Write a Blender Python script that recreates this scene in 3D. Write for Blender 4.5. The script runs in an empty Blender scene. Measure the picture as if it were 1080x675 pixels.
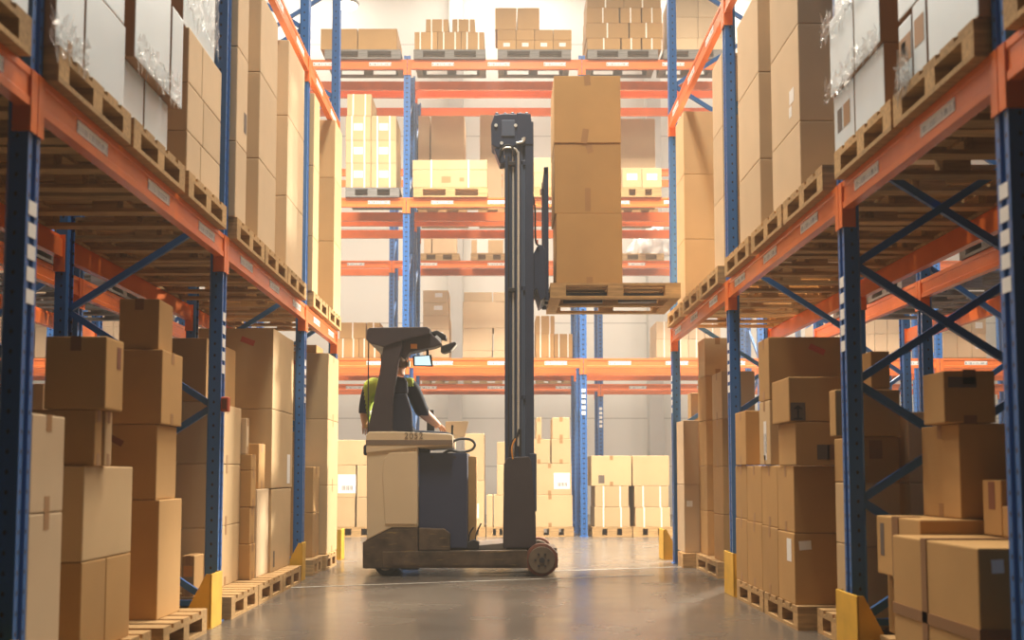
import bpy, bmesh, math, random
from mathutils import Vector, Matrix
random.seed(7)
SC = bpy.context.scene
COL = SC.collection
R = math.radians

# ------------------------------------------------------------------ camera
EYE = 0.935
TILT = R(3.96)
FPX = 1105.0
CX, CY = 530.0, 423.5
cam = bpy.data.cameras.new('camera')
camo = bpy.data.objects.new('camera', cam)
COL.objects.link(camo)
camo.location = (0, 0, EYE)
camo.rotation_euler = (R(90) + TILT, 0, 0)
cam.sensor_width = 36
cam.lens = FPX * 36 / 1080
cam.shift_x = (540 - CX) / 1080
cam.shift_y = (CY - 337.5) / 1080
cam.clip_end = 200
cam.dof.use_dof = True
cam.dof.focus_distance = 9.9
cam.dof.aperture_fstop = 2.2
SC.camera = camo

# ------------------------------------------------------------------ view, world, lamps
SC.view_settings.view_transform = 'Standard'
SC.view_settings.look = 'None'
SC.view_settings.gamma = 1
SC.view_settings.exposure = 0.0
SC.view_settings.use_curve_mapping = False
VEIL = .0055
W = bpy.data.worlds.new('world')
SC.world = W
W.use_nodes = True
W.node_tree.nodes['Background'].inputs[0].default_value = (1.0, 0.72, 0.46, 1)
W.node_tree.nodes['Background'].inputs[1].default_value = 0.025

def area(name, loc, sx, sy, energy, col=(1, .86, .66), rot=(0, 0, 0), spread=180):
    l = bpy.data.lights.new(name, 'AREA')
    l.shape = 'RECTANGLE'
    l.size, l.size_y = sx, sy
    l.energy = energy
    l.color = col
    l.spread = R(spread)
    o = bpy.data.objects.new(name, l)
    COL.objects.link(o)
    o.location = loc
    o.rotation_euler = rot
    return o

for y, e in ((6.2, 690),):
    area('aisle_light', (0, y, 11.2), 1.0, 2.2, e, (1, .92, .78), spread=140)
for x, e in ((-5.4, 520), (-1.8, 540), (1.8, 540), (5.4, 600)):
    area('cross_aisle_light', (x, 11.9, 10.6), 2.0, .9, e, (1, .87, .70), spread=124)
for x in (-4.2, 0.0, 4.2):
    area('cross_aisle_light', (x, 13.5, 10.9), 2.0, .6, 330, (1, .93, .82), spread=62)  # extra lamps, added to brighten only the far floor and low cartons
for x in (-6.0, -1.5, 3.0, 7.5):
    area('back_aisle_light', (x, 19.2, 11.2), 3.0, 1.0, 480, (1, .90, .74), spread=130)
for x in (-5.0, 0.0, 5.0):
    area('wall_light', (x, 22.6, 12.5), 3.0, .6, 230, (1, .92, .80))
# unseen low light, added to throw bright strips onto the left cartons
def aim(loc, tgt): return (Vector(tgt) - Vector(loc)).to_track_quat('-Z', 'Y').to_euler()
area('added_side_light', (4.9, 14.4, 3.6), .5, .5, 300, (1, .90, .72), rot=aim((4.9, 14.4, 3.6), (-1.8, 7.5, 1.2)), spread=70)
# thin world volume, added to stand in for lens veil and bloom
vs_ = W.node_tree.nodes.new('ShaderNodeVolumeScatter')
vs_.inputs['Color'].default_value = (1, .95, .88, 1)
vs_.inputs['Density'].default_value = VEIL
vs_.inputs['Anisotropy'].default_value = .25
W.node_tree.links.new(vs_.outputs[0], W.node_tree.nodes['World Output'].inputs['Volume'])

# ------------------------------------------------------------------ pixel helpers (photo is 1080x675)
def ray(px, py):
    cx, cy = (px - CX) / FPX, -(py - CY) / FPX
    s, c = math.sin(TILT), math.cos(TILT)
    return Vector((cx, c - cy * s, s + cy * c))
def AT(px, py, Y):
    d = ray(px, py); t = Y / d.y
    return d.x * t, EYE + d.z * t
def PX(px, py, X):
    d = ray(px, py); t = X / d.x
    return d.y * t, EYE + d.z * t

# ------------------------------------------------------------------ materials
MATS = {}
def mat(name, col, rough=.6, metal=0., noise=None, bump=0., rand=0., coat=0., coat_r=.3, emit=None, spec=.5, scale=(1, 1, 1)):
    m = bpy.data.materials.new(name)
    m.use_nodes = True
    nt = m.node_tree
    b = nt.nodes['Principled BSDF']
    b.inputs['Roughness'].default_value = rough
    b.inputs['Metallic'].default_value = metal
    b.inputs['Specular IOR Level'].default_value = spec
    b.inputs['Coat Weight'].default_value = coat
    b.inputs['Coat Roughness'].default_value = coat_r
    src = None
    rgb = nt.nodes.new('ShaderNodeRGB'); rgb.outputs[0].default_value = (*col, 1); src = rgb.outputs[0]
    tc = nt.nodes.new('ShaderNodeTexCoord')
    mp = nt.nodes.new('ShaderNodeMapping'); mp.inputs['Scale'].default_value = scale
    nt.links.new(tc.outputs['Object'], mp.inputs[0])
    if noise:
        sc_, amt = noise
        n = nt.nodes.new('ShaderNodeTexNoise'); n.inputs['Scale'].default_value = sc_; n.inputs['Detail'].default_value = 5
        nt.links.new(mp.outputs[0], n.inputs['Vector'])
        mr = nt.nodes.new('ShaderNodeMapRange')
        mr.inputs[1].default_value = .25; mr.inputs[2].default_value = .75
        mr.inputs[3].default_value = 1 - amt; mr.inputs[4].default_value = 1 + amt
        nt.links.new(n.outputs['Fac'], mr.inputs[0])
        hs = nt.nodes.new('ShaderNodeHueSaturation')
        nt.links.new(src, hs.inputs['Color']); nt.links.new(mr.outputs[0], hs.inputs['Value'])
        src = hs.outputs[0]
    if rand:
        oi = nt.nodes.new('ShaderNodeObjectInfo')
        mr = nt.nodes.new('ShaderNodeMapRange'); mr.inputs[3].default_value = 1 - rand; mr.inputs[4].default_value = 1 + rand
        nt.links.new(oi.outputs['Random'], mr.inputs[0])
        hs = nt.nodes.new('ShaderNodeHueSaturation')
        nt.links.new(src, hs.inputs['Color']); nt.links.new(mr.outputs[0], hs.inputs['Value'])
        src = hs.outputs[0]
    nt.links.new(src, b.inputs['Base Color'])
    if bump:
        n = nt.nodes.new('ShaderNodeTexNoise'); n.inputs['Scale'].default_value = 22; n.inputs['Detail'].default_value = 3
        nt.links.new(mp.outputs[0], n.inputs['Vector'])
        bp = nt.nodes.new('ShaderNodeBump'); bp.inputs['Strength'].default_value = bump; bp.inputs['Distance'].default_value = .01
        nt.links.new(n.outputs['Fac'], bp.inputs['Height']); nt.links.new(bp.outputs[0], b.inputs['Normal'])
    if emit:
        b.inputs['Emission Color'].default_value = (*emit[0], 1)
        b.inputs['Emission Strength'].default_value = emit[1]
    m['src'] = 0
    MATS[name] = m
    return m

def math_node(nt, op, a, b=None):
    n = nt.nodes.new('ShaderNodeMath'); n.operation = op
    for i, v in enumerate((a, b)):
        if v is None: continue
        if isinstance(v, (int, float)): n.inputs[i].default_value = v
        else: nt.links.new(v, n.inputs[i])
    return n.outputs[0]

KRAFT = mat('kraft', (.47, .27, .098), .78, noise=(3, .07), rand=.10, bump=.05, spec=.3)
KRAFT_PALE = mat('kraft_pale', (.62, .455, .28), .75, noise=(3, .06), rand=.08, bump=.05, spec=.3)
KRAFT_GOLD = mat('kraft_gold', (.55, .38, .20), .78, noise=(3, .07), rand=.10, bump=.05, spec=.3)
KRAFT_FILM = mat('kraft_under_film', (.40, .22, .11), .5, noise=(3, .06), rand=.08, bump=.05)
GLARE_SIDE = mat('film_glare_side', (.66, .78, .84), .45, noise=(3, .05), rand=.05, bump=.05, coat=.6, coat_r=.3)  # bluish white glare of the film, painted onto the aisle faces
TAPE = mat('brown_tape', (.36, .185, .065), .5)
TAPE_DARK = mat('dark_tape', (.24, .115, .042), .5)
STRAP = mat('white_strap', (.85, .80, .70), .4)
PAPER = mat('white_paper', (.82, .80, .76), .6)
RED_ST = mat('red_sticker', (.50, .085, .035), .6)
BROWN_ST = mat('brown_print', (.22, .075, .03), .7)
ORANGE_ST = mat('orange_print', (.72, .30, .05), .6)
INK = mat('black_ink', (.03, .03, .035), .6)
GREY_PRINT = mat('grey_print', (.13, .095, .075), .7)
BLUE = mat('blue_steel', (.026, .135, .40), .38, noise=(9, .10))
ORANGE = mat('orange_steel', (.80, .18, .038), .27, noise=(5, .08))
WOOD = mat('pallet_wood', (.47, .29, .125), .8, noise=(5, .30), rand=.18, bump=.25, scale=(1, 9, 9), spec=.25)
WOOD_SHADED = mat('shaded_pallet_wood', (.21, .20, .19), .85, noise=(5, .30), rand=.15, bump=.25, scale=(1, 9, 9), spec=.25)  # greyer copy of the pallet wood with shade put into its colour
YELLOW = mat('yellow_paint', (.72, .40, .025), .5, noise=(7, .16))
FL_DARK = mat('forklift_charcoal', (.046, .035, .040), .5, noise=(6, .10))
FL_BROWN = mat('forklift_chassis_paint', (.085, .057, .034), .5, noise=(7, .65), bump=.1)
def scratched(m, col):
    nt = m.node_tree; b = nt.nodes['Principled BSDF']
    tc = nt.nodes.new('ShaderNodeTexCoord'); mp = nt.nodes.new('ShaderNodeMapping'); mp.inputs['Scale'].default_value = (2.2, 2.2, 16)
    n = nt.nodes.new('ShaderNodeTexNoise'); n.inputs['Scale'].default_value = 2.6; n.inputs['Detail'].default_value = 6
    nt.links.new(tc.outputs['Object'], mp.inputs[0]); nt.links.new(mp.outputs[0], n.inputs['Vector'])
    g = nt.nodes.new('ShaderNodeMapRange'); g.inputs[1].default_value = .60; g.inputs[2].default_value = .70
    nt.links.new(n.outputs['Fac'], g.inputs[0])
    mx = nt.nodes.new('ShaderNodeMix'); mx.data_type = 'RGBA'
    nt.links.new(g.outputs[0], mx.inputs[0]); nt.links.new(b.inputs['Base Color'].links[0].from_socket, mx.inputs[6]); mx.inputs[7].default_value = (*col, 1)
    nt.links.new(mx.outputs[2], b.inputs['Base Color'])
scratched(FL_BROWN, (.27, .17, .05))
CREAM = mat('cream_paint', (.66, .52, .33), .45, noise=(2, .04))
STRIPE = mat('stripe_paint', (.20, .145, .10), .5)
NAVY = mat('battery_navy', (.030, .040, .085), .5)
MAST = mat('mast_steel', (.034, .048, .088), .40, noise=(5, .12))
MAST_LT = mat('mast_channel_steel', (.10, .13, .19), .35)
PIPE = mat('pale_steel_pipe', (.62, .60, .54), .35, metal=.3)
DISC = mat('wheel_disc_paint', (.15, .115, .08), .45, noise=(8, .3))
CHROME = mat('chrome', (.75, .75, .75), .15, metal=1)
RUBBER = mat('black_rubber', (.015, .015, .017), .6)
WHEEL_RED = mat('worn_polyurethane', (.17, .06, .035), .55, noise=(6, .2))
STEEL = mat('bare_steel', (.28, .25, .22), .45, metal=.6)
SEAT = mat('seat_fabric', (.010, .011, .026), .8)
SKIN = mat('skin', (.56, .28, .17), .55)
HAIR = mat('hair', (.20, .11, .05), .8)
SHIRT = mat('navy_cloth', (.006, .009, .026), .85)
VEST = mat('hi_vis_cloth', (.42, .55, .045), .75)
REFLECT = mat('reflective_tape', (.70, .72, .68), .35)
PANTS = mat('dark_trousers', (.02, .022, .03), .9)
WHITE = mat('white_plastic', (.80, .80, .78), .4)
SCREEN = mat('screen_glass', (.5, .7, .75), .2, emit=((.62, .86, .95), 1.1))
LAMP_EMIT = mat('lamp_lens', (1, .9, .7), .3, emit=((1, .85, .6), 40))
LAMP_BODY = mat('lamp_housing', (.35, .35, .35), .4, metal=.5)

def label_material():
    # printed location label: dark strokes in a row on white
    m = mat('printed_label', (.78, .77, .74), .5)
    nt = m.node_tree; b = nt.nodes['Principled BSDF']
    tc = nt.nodes.new('ShaderNodeTexCoord'); sp = nt.nodes.new('ShaderNodeSeparateXYZ')
    nt.links.new(tc.outputs['Generated'], sp.inputs[0])
    n = nt.nodes.new('ShaderNodeTexNoise'); n.inputs['Scale'].default_value = 1; n.inputs['Detail'].default_value = 0
    mp = nt.nodes.new('ShaderNodeMapping'); mp.inputs['Scale'].default_value = (46, 46, .5)
    nt.links.new(tc.outputs['Generated'], mp.inputs[0]); nt.links.new(mp.outputs[0], n.inputs['Vector'])
    s = math_node(nt, 'GREATER_THAN', n.outputs['Fac'], .52)
    zc = math_node(nt, 'LESS_THAN', math_node(nt, 'ABSOLUTE', math_node(nt, 'SUBTRACT', sp.outputs[2], .42)), .26)
    s = math_node(nt, 'MULTIPLY', s, zc)
    mx = nt.nodes.new('ShaderNodeMix'); mx.data_type = 'RGBA'
    mx.inputs[6].default_value = (.78, .77, .74, 1); mx.inputs[7].default_value = (.18, .19, .22, 1)
    nt.links.new(s, mx.inputs[0]); nt.links.new(mx.outputs[2], b.inputs['Base Color'])
    return m
LABEL = label_material()

def post_material():
    # blue upright with rows of punched slots
    m = mat('punched_blue_steel', (.026, .135, .40), .38)
    nt = m.node_tree; b = nt.nodes['Principled BSDF']
    tc = nt.nodes.new('ShaderNodeTexCoord'); sp = nt.nodes.new('ShaderNodeSeparateXYZ')
    nt.links.new(tc.outputs['Object'], sp.inputs[0])
    fz = math_node(nt, 'FRACT', math_node(nt, 'DIVIDE', sp.outputs[2], .075))
    dz = math_node(nt, 'MULTIPLY', math_node(nt, 'SUBTRACT', fz, .5), .075)
    res = None
    for ax, off in ((1, .03), (0, .0)):
        a = math_node(nt, 'ABSOLUTE', sp.outputs[ax])
        da = math_node(nt, 'SUBTRACT', a, off)
        d2 = math_node(nt, 'ADD', math_node(nt, 'MULTIPLY', da, da), math_node(nt, 'MULTIPLY', math_node(nt, 'MULTIPLY', dz, dz), .5))
        r = math_node(nt, 'LESS_THAN', d2, .007 ** 2)
        res = r if res is None else math_node(nt, 'MAXIMUM', res, r)
    mx = nt.nodes.new('ShaderNodeMix'); mx.data_type = 'RGBA'
    mx.inputs[6].default_value = (.026, .135, .40, 1); mx.inputs[7].default_value = (.006, .012, .03, 1)
    nt.links.new(res, mx.inputs[0]); nt.links.new(mx.outputs[2], b.inputs['Base Color'])
    return m
POST = post_material()

def floor_material():
    m = mat('polished_concrete', (.108, .088, .069), .30, noise=(.8, .06), spec=.5)
    nt = m.node_tree; b = nt.nodes['Principled BSDF']
    n = nt.nodes.new('ShaderNodeTexNoise'); n.inputs['Scale'].default_value = 1.8; n.inputs['Detail'].default_value = 8
    tc = nt.nodes.new('ShaderNodeTexCoord'); nt.links.new(tc.outputs['Object'], n.inputs['Vector'])
    mr = nt.nodes.new('ShaderNodeMapRange'); mr.inputs[1].default_value = .3; mr.inputs[2].default_value = .7
    mr.inputs[3].default_value = .20; mr.inputs[4].default_value = .30
    nt.links.new(n.outputs['Fac'], mr.inputs[0]); nt.links.new(mr.outputs[0], b.inputs['Roughness'])
    return m
FLOOR = floor_material()
STREAK = mat('pale_light_streak', (.40, .37, .32), .45, noise=(9, .35))  # pale strips painted for slivers of light falling through the rack

def wall_material():
    m = mat('wall_panel', (.60, .58, .53), .7, noise=(.5, .06))
    nt = m.node_tree; b = nt.nodes['Principled BSDF']
    tc = nt.nodes.new('ShaderNodeTexCoord'); sp = nt.nodes.new('ShaderNodeSeparateXYZ')
    nt.links.new(tc.outputs['Object'], sp.inputs[0])
    fz = math_node(nt, 'FRACT', math_node(nt, 'DIVIDE', sp.outputs[2], 1.1))
    s = math_node(nt, 'LESS_THAN', fz, .02)
    old = b.inputs['Base Color'].links[0].from_socket
    mx = nt.nodes.new('ShaderNodeMix'); mx.data_type = 'RGBA'
    nt.links.new(s, mx.inputs[0]); nt.links.new(old, mx.inputs[6]); mx.inputs[7].default_value = (.36, .34, .31, 1)
    nt.links.new(mx.outputs[2], b.inputs['Base Color'])
    return m
WALL = wall_material()
CEIL = mat('ceiling_sheet', (.55, .53, .50), .7)
COLUMN = mat('concrete_column', (.42, .40, .37), .8, noise=(2, .08))

def film_material():
    m = bpy.data.materials.new('stretch_film'); m.use_nodes = True
    nt = m.node_tree; out = nt.nodes['Material Output']; nt.nodes.remove(nt.nodes['Principled BSDF'])
    tr = nt.nodes.new('ShaderNodeBsdfTransparent'); gl = nt.nodes.new('ShaderNodeBsdfGlossy'); df = nt.nodes.new('ShaderNodeBsdfDiffuse')
    gl.inputs['Roughness'].default_value = .18
    df.inputs['Color'].default_value = (.85, .83, .80, 1)
    n = nt.nodes.new('ShaderNodeTexNoise'); n.inputs['Scale'].default_value = 14; n.inputs['Detail'].default_value = 4
    tc = nt.nodes.new('ShaderNodeTexCoord'); nt.links.new(tc.outputs['Object'], n.inputs['Vector'])
    bp = nt.nodes.new('ShaderNodeBump'); bp.inputs['Strength'].default_value = .9; bp.inputs['Distance'].default_value = .03
    nt.links.new(n.outputs['Fac'], bp.inputs['Height']); nt.links.new(bp.outputs[0], gl.inputs['Normal'])
    m1 = nt.nodes.new('ShaderNodeMixShader'); m1.inputs[0].default_value = .16
    m2 = nt.nodes.new('ShaderNodeMixShader'); m2.inputs[0].default_value = .16
    nt.links.new(tr.outputs[0], m1.inputs[1]); nt.links.new(gl.outputs[0], m1.inputs[2])
    nt.links.new(m1.outputs[0], m2.inputs[1]); nt.links.new(df.outputs[0], m2.inputs[2])
    nt.links.new(m2.outputs[0], out.inputs[0])
    return m
FILM = film_material()
FILM_HEAP = FILM.copy(); FILM_HEAP.name = 'bunched_film'
for n_ in FILM_HEAP.node_tree.nodes:
    if n_.type == 'MIX_SHADER': n_.inputs[0].default_value = .38

# ------------------------------------------------------------------ mesh helpers
class MB:
    def __init__(s): s.v, s.f = [], []
    def add(s, vs, fs):
        k = len(s.v); s.v += [tuple(v) for v in vs]; s.f += [tuple(i + k for i in f) for f in fs]; return s
    def box(s, x0, x1, y0, y1, z0, z1):
        return s.add([(x0, y0, z0), (x1, y0, z0), (x1, y1, z0), (x0, y1, z0), (x0, y0, z1), (x1, y0, z1), (x1, y1, z1), (x0, y1, z1)],
                     [(0, 3, 2, 1), (4, 5, 6, 7), (0, 1, 5, 4), (1, 2, 6, 5), (2, 3, 7, 6), (3, 0, 4, 7)])
    def prism(s, poly, axis, a, b):
        n = len(poly)
        def p(u, v, t): return {'x': (t, u, v), 'y': (u, t, v), 'z': (u, v, t)}[axis]
        vs = [p(u, v, a) for u, v in poly] + [p(u, v, b) for u, v in poly]
        return s.add(vs, [tuple(range(n)), tuple(range(2 * n - 1, n - 1, -1))] + [(i, n + i, n + (i + 1) % n, (i + 1) % n) for i in range(n)])
    def bar(s, p, q, w, h, up=(0, 0, 1)):
        p, q = Vector(p), Vector(q); d = (q - p).normalized(); u = Vector(up)
        a = d.cross(u)
        if a.length < 1e-4: a = d.cross(Vector((1, 0, 0)))
        a.normalize(); c = a.cross(d)
        vs = [e + a * i * w / 2 + c * j * h / 2 for e in (p, q) for i, j in ((-1, -1), (1, -1), (1, 1), (-1, 1))]
        return s.add(vs, [(0, 1, 2, 3), (7, 6, 5, 4), (0, 4, 5, 1), (1, 5, 6, 2), (2, 6, 7, 3), (3, 7, 4, 0)])
    def tube(s, pts, r, n=8, closed=False):
        pts = [Vector(p) for p in pts]; rings = []
        prev = None
        for i, p in enumerate(pts):
            d = (pts[min(i + 1, len(pts) - 1)] - pts[max(i - 1, 0)]).normalized()
            a = d.cross(prev if prev is not None else Vector((0, 0, 1)))
            if prev is None and a.length < 1e-3: a = d.cross(Vector((1, 0, 0)))
            if prev is not None: a = prev - d * prev.dot(d)
            a.normalize(); b = d.cross(a); prev = a
            rr = r[i] if isinstance(r, (list, tuple)) else r
            rings.append([p + (a * math.cos(2 * math.pi * k / n) + b * math.sin(2 * math.pi * k / n)) * rr for k in range(n)])
        vs = [v for rg in rings for v in rg]; fs = []
        for i in range(len(rings) - 1):
            for k in range(n):
                fs.append((i * n + k, i * n + (k + 1) % n, (i + 1) * n + (k + 1) % n, (i + 1) * n + k))
        fs.append(tuple(range(n - 1, -1, -1))); fs.append(tuple((len(rings) - 1) * n + k for k in range(n)))
        return s.add(vs, fs)
    def lathe(s, prof, c, axis='y', n=28):
        # prof: (radius, offset along axis)
        vs = []
        for r, t in prof:
            for k in range(n):
                a = 2 * math.pi * k / n; u, w = r * math.cos(a), r * math.sin(a)
                vs.append({'y': (c[0] + u, c[1] + t, c[2] + w), 'x': (c[0] + t, c[1] + u, c[2] + w), 'z': (c[0] + u, c[1] + w, c[2] + t)}[axis])
        fs = [(i * n + k, i * n + (k + 1) % n, (i + 1) * n + (k + 1) % n, (i + 1) * n + k) for i in range(len(prof) - 1) for k in range(n)]
        fs.append(tuple(range(n))); fs.append(tuple((len(prof) - 1) * n + k for k in range(n - 1, -1, -1)))
        return s.add(vs, fs)
    def mesh(s, name, m, bevel=0, smooth=False, seg=1):
        me = bpy.data.meshes.new(name)
        me.from_pydata(s.v, [], s.f); me.materials.append(m)
        bm = bmesh.new(); bm.from_mesh(me)
        bmesh.ops.recalc_face_normals(bm, faces=bm.faces)
        if bevel:
            bmesh.ops.bevel(bm, geom=[e for e in bm.edges if len(e.link_faces) == 2 and e.calc_face_angle(0) > .6], offset=bevel, segments=seg, affect='EDGES', profile=.6)
        if smooth:
            for f in bm.faces: f.smooth = True
            for e in bm.edges:
                if len(e.link_faces) == 2 and e.calc_face_angle(0) > .7: e.smooth = False
        bm.to_mesh(me); bm.free()
        return me
    def build(s, name, m, parent=None, loc=(0, 0, 0), bevel=0, smooth=False, seg=1, label=None):
        return link(name, s.mesh(name, m, bevel, smooth, seg), parent, loc, label)

def link(name, me, parent=None, loc=(0, 0, 0), label=None):
    o = bpy.data.objects.new(name, me); COL.objects.link(o); o.location = loc
    if parent: o.parent = parent
    if label: o['label'] = label
    return o
def tag(o, label, cat, group=None, kind=None):
    o['label'] = label; o['category'] = cat
    if group: o['group'] = group
    if kind: o['kind'] = kind
    return o
def root(name, loc, label, cat, group=None, rz=0):
    o = bpy.data.objects.new(name, None); COL.objects.link(o); o.location = loc; o.rotation_euler = (0, 0, rz)
    o.empty_display_size = .1
    return tag(o, label, cat, group)
def struct(o): o['kind'] = 'structure'; return o
def dup(src, loc):
    r = src.copy(); COL.objects.link(r); r.location = loc
    for ch in list(src.children):
        c = ch.copy(); COL.objects.link(c); c.parent = r
        for g in list(ch.children):
            d = g.copy(); COL.objects.link(d); d.parent = c
    return r

# ------------------------------------------------------------------ the setting
struct(MB().box(-14, 14, -4, 24.2, -.2, 0).build('floor', FLOOR))
struct(MB().box(-14, 14, 24, 24.2, 0, 13).build('wall_back', WALL))
struct(MB().box(-14.2, -14, -4, 24.2, 0, 13).build('wall_left', WALL))
struct(MB().box(14, 14.2, -4, 24.2, 0, 13).build('wall_right', WALL))
struct(MB().box(-14.2, 14.2, -4, 24.2, 13, 13.2).build('ceiling', CEIL))
for px in (480.5, 690.5, 270, 901):
    x = AT(px, 350, 23.8)[0]
    struct(MB().box(x - .16, x + .16, 23.6, 24, 0, 13).build('column', COLUMN))
def light_streak(p, q, w):
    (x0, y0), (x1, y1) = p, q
    return struct(MB().add([(x0, y0 - w, .002), (x1, y1 - w, .002), (x1, y1 + w, .002), (x0, y0 + w, .002)], [(0, 1, 2, 3)]).build('floor_light_streak', STREAK))
def FLOORPT(px, py):
    d = ray(px, py); t = -EYE / d.z
    return d.x * t, d.y * t
light_streak(FLOORPT(300, 620), FLOORPT(690, 606.5), .022)
light_streak(FLOORPT(503, 604.8), FLOORPT(735, 597.5), .022)

# ------------------------------------------------------------------ pallet racks
BH = .145          # beam height
SOLID = []
def solid(x0, x1, y0, y1, z0, z1): SOLID.append((x0, x1, y0, y1, z0, z1))
def declip(b, lim=.40):
    b = list(b)
    for s_ in SOLID:
        pen = []
        for ax in (0, 1, 2):
            lo, hi = b[2 * ax], b[2 * ax + 1]; a, c = s_[2 * ax], s_[2 * ax + 1]
            if hi <= a + 1e-4 or lo >= c - 1e-4: break
            pen.append((hi - a, 2 * ax + 1, a)); pen.append((c - lo, 2 * ax, c))
        else:
            p, i, v = min(pen)
            if p < lim: b[i] = v
            else: print('BAD CLIP', b, s_)
    return b
def make_rack(label, axis, front, depth, facing, frames, levels, height, group=None, xbrace=(), labels=True, low=.13, guards=None, connectors=True):
    """axis 'y': the row runs along Y, its open face at X=front, the rack body reaching away by facing*depth.
       axis 'x': the row runs along X, its open face at Y=front, the body reaching to +Y."""
    if axis == 'y': r = root('pallet_rack', (front, frames[0], 0), label, 'rack', group)
    else: r = root('pallet_rack', (frames[0], front, 0), label, 'rack', group)
    def L(u, d, z):   # u along the row, d into the rack, z height -> local
        if axis == 'y': return Vector((facing * d, u - frames[0], z))
        return Vector((u - frames[0], d, z))
    def bx(mb, u0, u1, d0, d1, z0, z1):
        a, b = L(u0, d0, z0), L(u1, d1, z1)
        return mb.box(min(a.x, b.x), max(a.x, b.x), min(a.y, b.y), max(a.y, b.y), z0, z1)
    # upright: C profile with two raised flanges (local origin at its foot)
    pm = {}
    for dirn in (1, -1):
        prof = [(-.05, .0), (-.02, 0), (-.016, .012), (.016, .012), (.02, 0), (.05, 0), (.05, .072), (.038, .085), (.028, .085), (.028, .078), (.040, .068), (.040, .02), (-.040, .02), (-.040, .068), (-.028, .078), (-.028, .085), (-.038, .085), (-.05, .072)]
        pts = [(facing * dirn * (v - .0425), u) if axis == 'y' else (u, dirn * (v - .0425)) for u, v in prof]
        pm[dirn] = MB().prism(pts, 'z', 0, height).mesh('upright_post', POST)
    for u in frames:
        fa, fb_ = front - .004, front + facing * (depth + .004)
        if axis == 'y': solid(min(fa, fb_), max(fa, fb_), u - .058, u + .058, 0, height)
        else: solid(u - .058, u + .058, front - .004, front + depth + .004, 0, height)
        for dirn, dd in ((1, .0425), (-1, depth - .0425)):
            p = link('upright_post', pm[dirn], r, L(u, dd, .006))
            bx(MB(), u - .07, u + .07, dd - .06, dd + .06, 0, .008).build('foot_plate', BLUE, r)
            if labels and dirn == 1:
                zc = levels[0][0] - (.90 if axis == 'y' else .86)
                if axis == 'x' or u > 2:
                    for k in range(5):
                        mb = MB()
                        if axis == 'y': mb.box(-facing * .0425 - .002, -facing * .0425 + .002, -.034, .034, zc + k * .085, zc + k * .085 + .055)
                        else: mb.box(-.03, .03, -.0445, -.0415, zc + k * .085, zc + k * .085 + .055)
                        mb.build('post_label', PAPER, p, label='white level sticker')
        zz = [low + .62 * k for k in range(int((height - low - .1) / .62) + 1)]
        mb_h = MB()
        for zh in (low - .01, zz[-1]):
            q = MB().bar(L(u, .06, zh), L(u, depth - .06, zh), .03, .035); q.build('brace', BLUE, r)
        for k in range(len(zz) - 1):
            a, b = (.06, depth - .06) if k % 2 == 0 else (depth - .06, .06)
            MB().bar(L(u + .012, a, zz[k]), L(u + .012, b, zz[k + 1]), .03, .04).build('brace', BLUE, r)
            if u in xbrace:
                MB().bar(L(u - .022, b, zz[k]), L(u - .022, a, zz[k + 1]), .03, .04).build('brace', BLUE, r)
    # beams with end connectors
    for i in range(len(frames) - 1):
        u0, u1 = frames[i] + .052, frames[i + 1] - .052
        for ztop, bays in levels:
            if bays is not None and i not in bays: continue
            for back in (0, 1):
                prof = [(0, -BH), (.052, -BH), (.052, -.03), (.034, -.03), (.034, 0), (0, 0), (0, -.028), (.006, -.034), (.006, -.106), (0, -.112)]
                d = (lambda v: v - .006) if not back else (lambda v: depth + .006 - v)
                mb = MB()
                poly = [((L(0, d(v), 0).x if axis == 'y' else L(0, d(v), 0).y), ztop + w) for v, w in prof]
                if axis == 'y': mb.prism(poly, 'y', u0 - frames[0], u1 - frames[0])
                else: mb.prism(poly, 'x', u0 - frames[0], u1 - frames[0])
                bo = mb.build('shelf_rail', ORANGE, r)
                for e, s_ in ((u0, -1), (u1, 1)):
                    c = MB()
                    dc0, dc1 = (-.010, .062) if not back else (depth - .062, depth + .010)
                    bx(c, e - .006 * s_, e + .002 * s_, dc0, dc1, ztop - .24, ztop)
                    df0, df1 = (-.010, -.004) if not back else (depth + .004, depth + .010)
                    bx(c, e, e + .048 * s_, df0, df1, ztop - .24, ztop)
                    c.build('beam_connector', ORANGE, bo)
                if labels and not back:
                    n = 3 if (u1 - u0) > 2.2 else 2
                    for k in range(n):
                        uc = u0 + (u1 - u0) * (k + .38) / n
                        bx(MB(), uc, uc + .34, -.003, .003, ztop - .098, ztop - .042).build('location_label', LABEL, bo, label='printed white location label')
    return r

LF = [1.15, 3.95, 6.72, 9.52, 11.32]
RF = [0.90, 3.70, 5.50, 8.30, 11.10]
XR = 1.80
Z1 = 2.475; Z2 = 4.80
lev_a = [(Z1, None), (Z2, None)]
make_rack('long blue and orange pallet rack along the left of the aisle, full of cartons', 'y', -XR, 1.08, -1, LF, lev_a, 7.6)
make_rack('long blue and orange pallet rack along the right of the aisle, full of cartons', 'y', XR, 1.08, 1, RF, lev_a, 7.6, xbrace=(5.50,), low=.18)
make_rack('second rack row backing onto the left aisle rack, seen through its gaps', 'y', -3.33, 1.0, -1, [2.6, 5.4, 8.2, 11.0], [(Z1, None)], 5.2, labels=False)
make_rack('second rack row backing onto the right aisle rack, seen under its shelf', 'y', 3.33, 1.0, 1, RF, [(Z1, None)], 5.2, labels=False)

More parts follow.
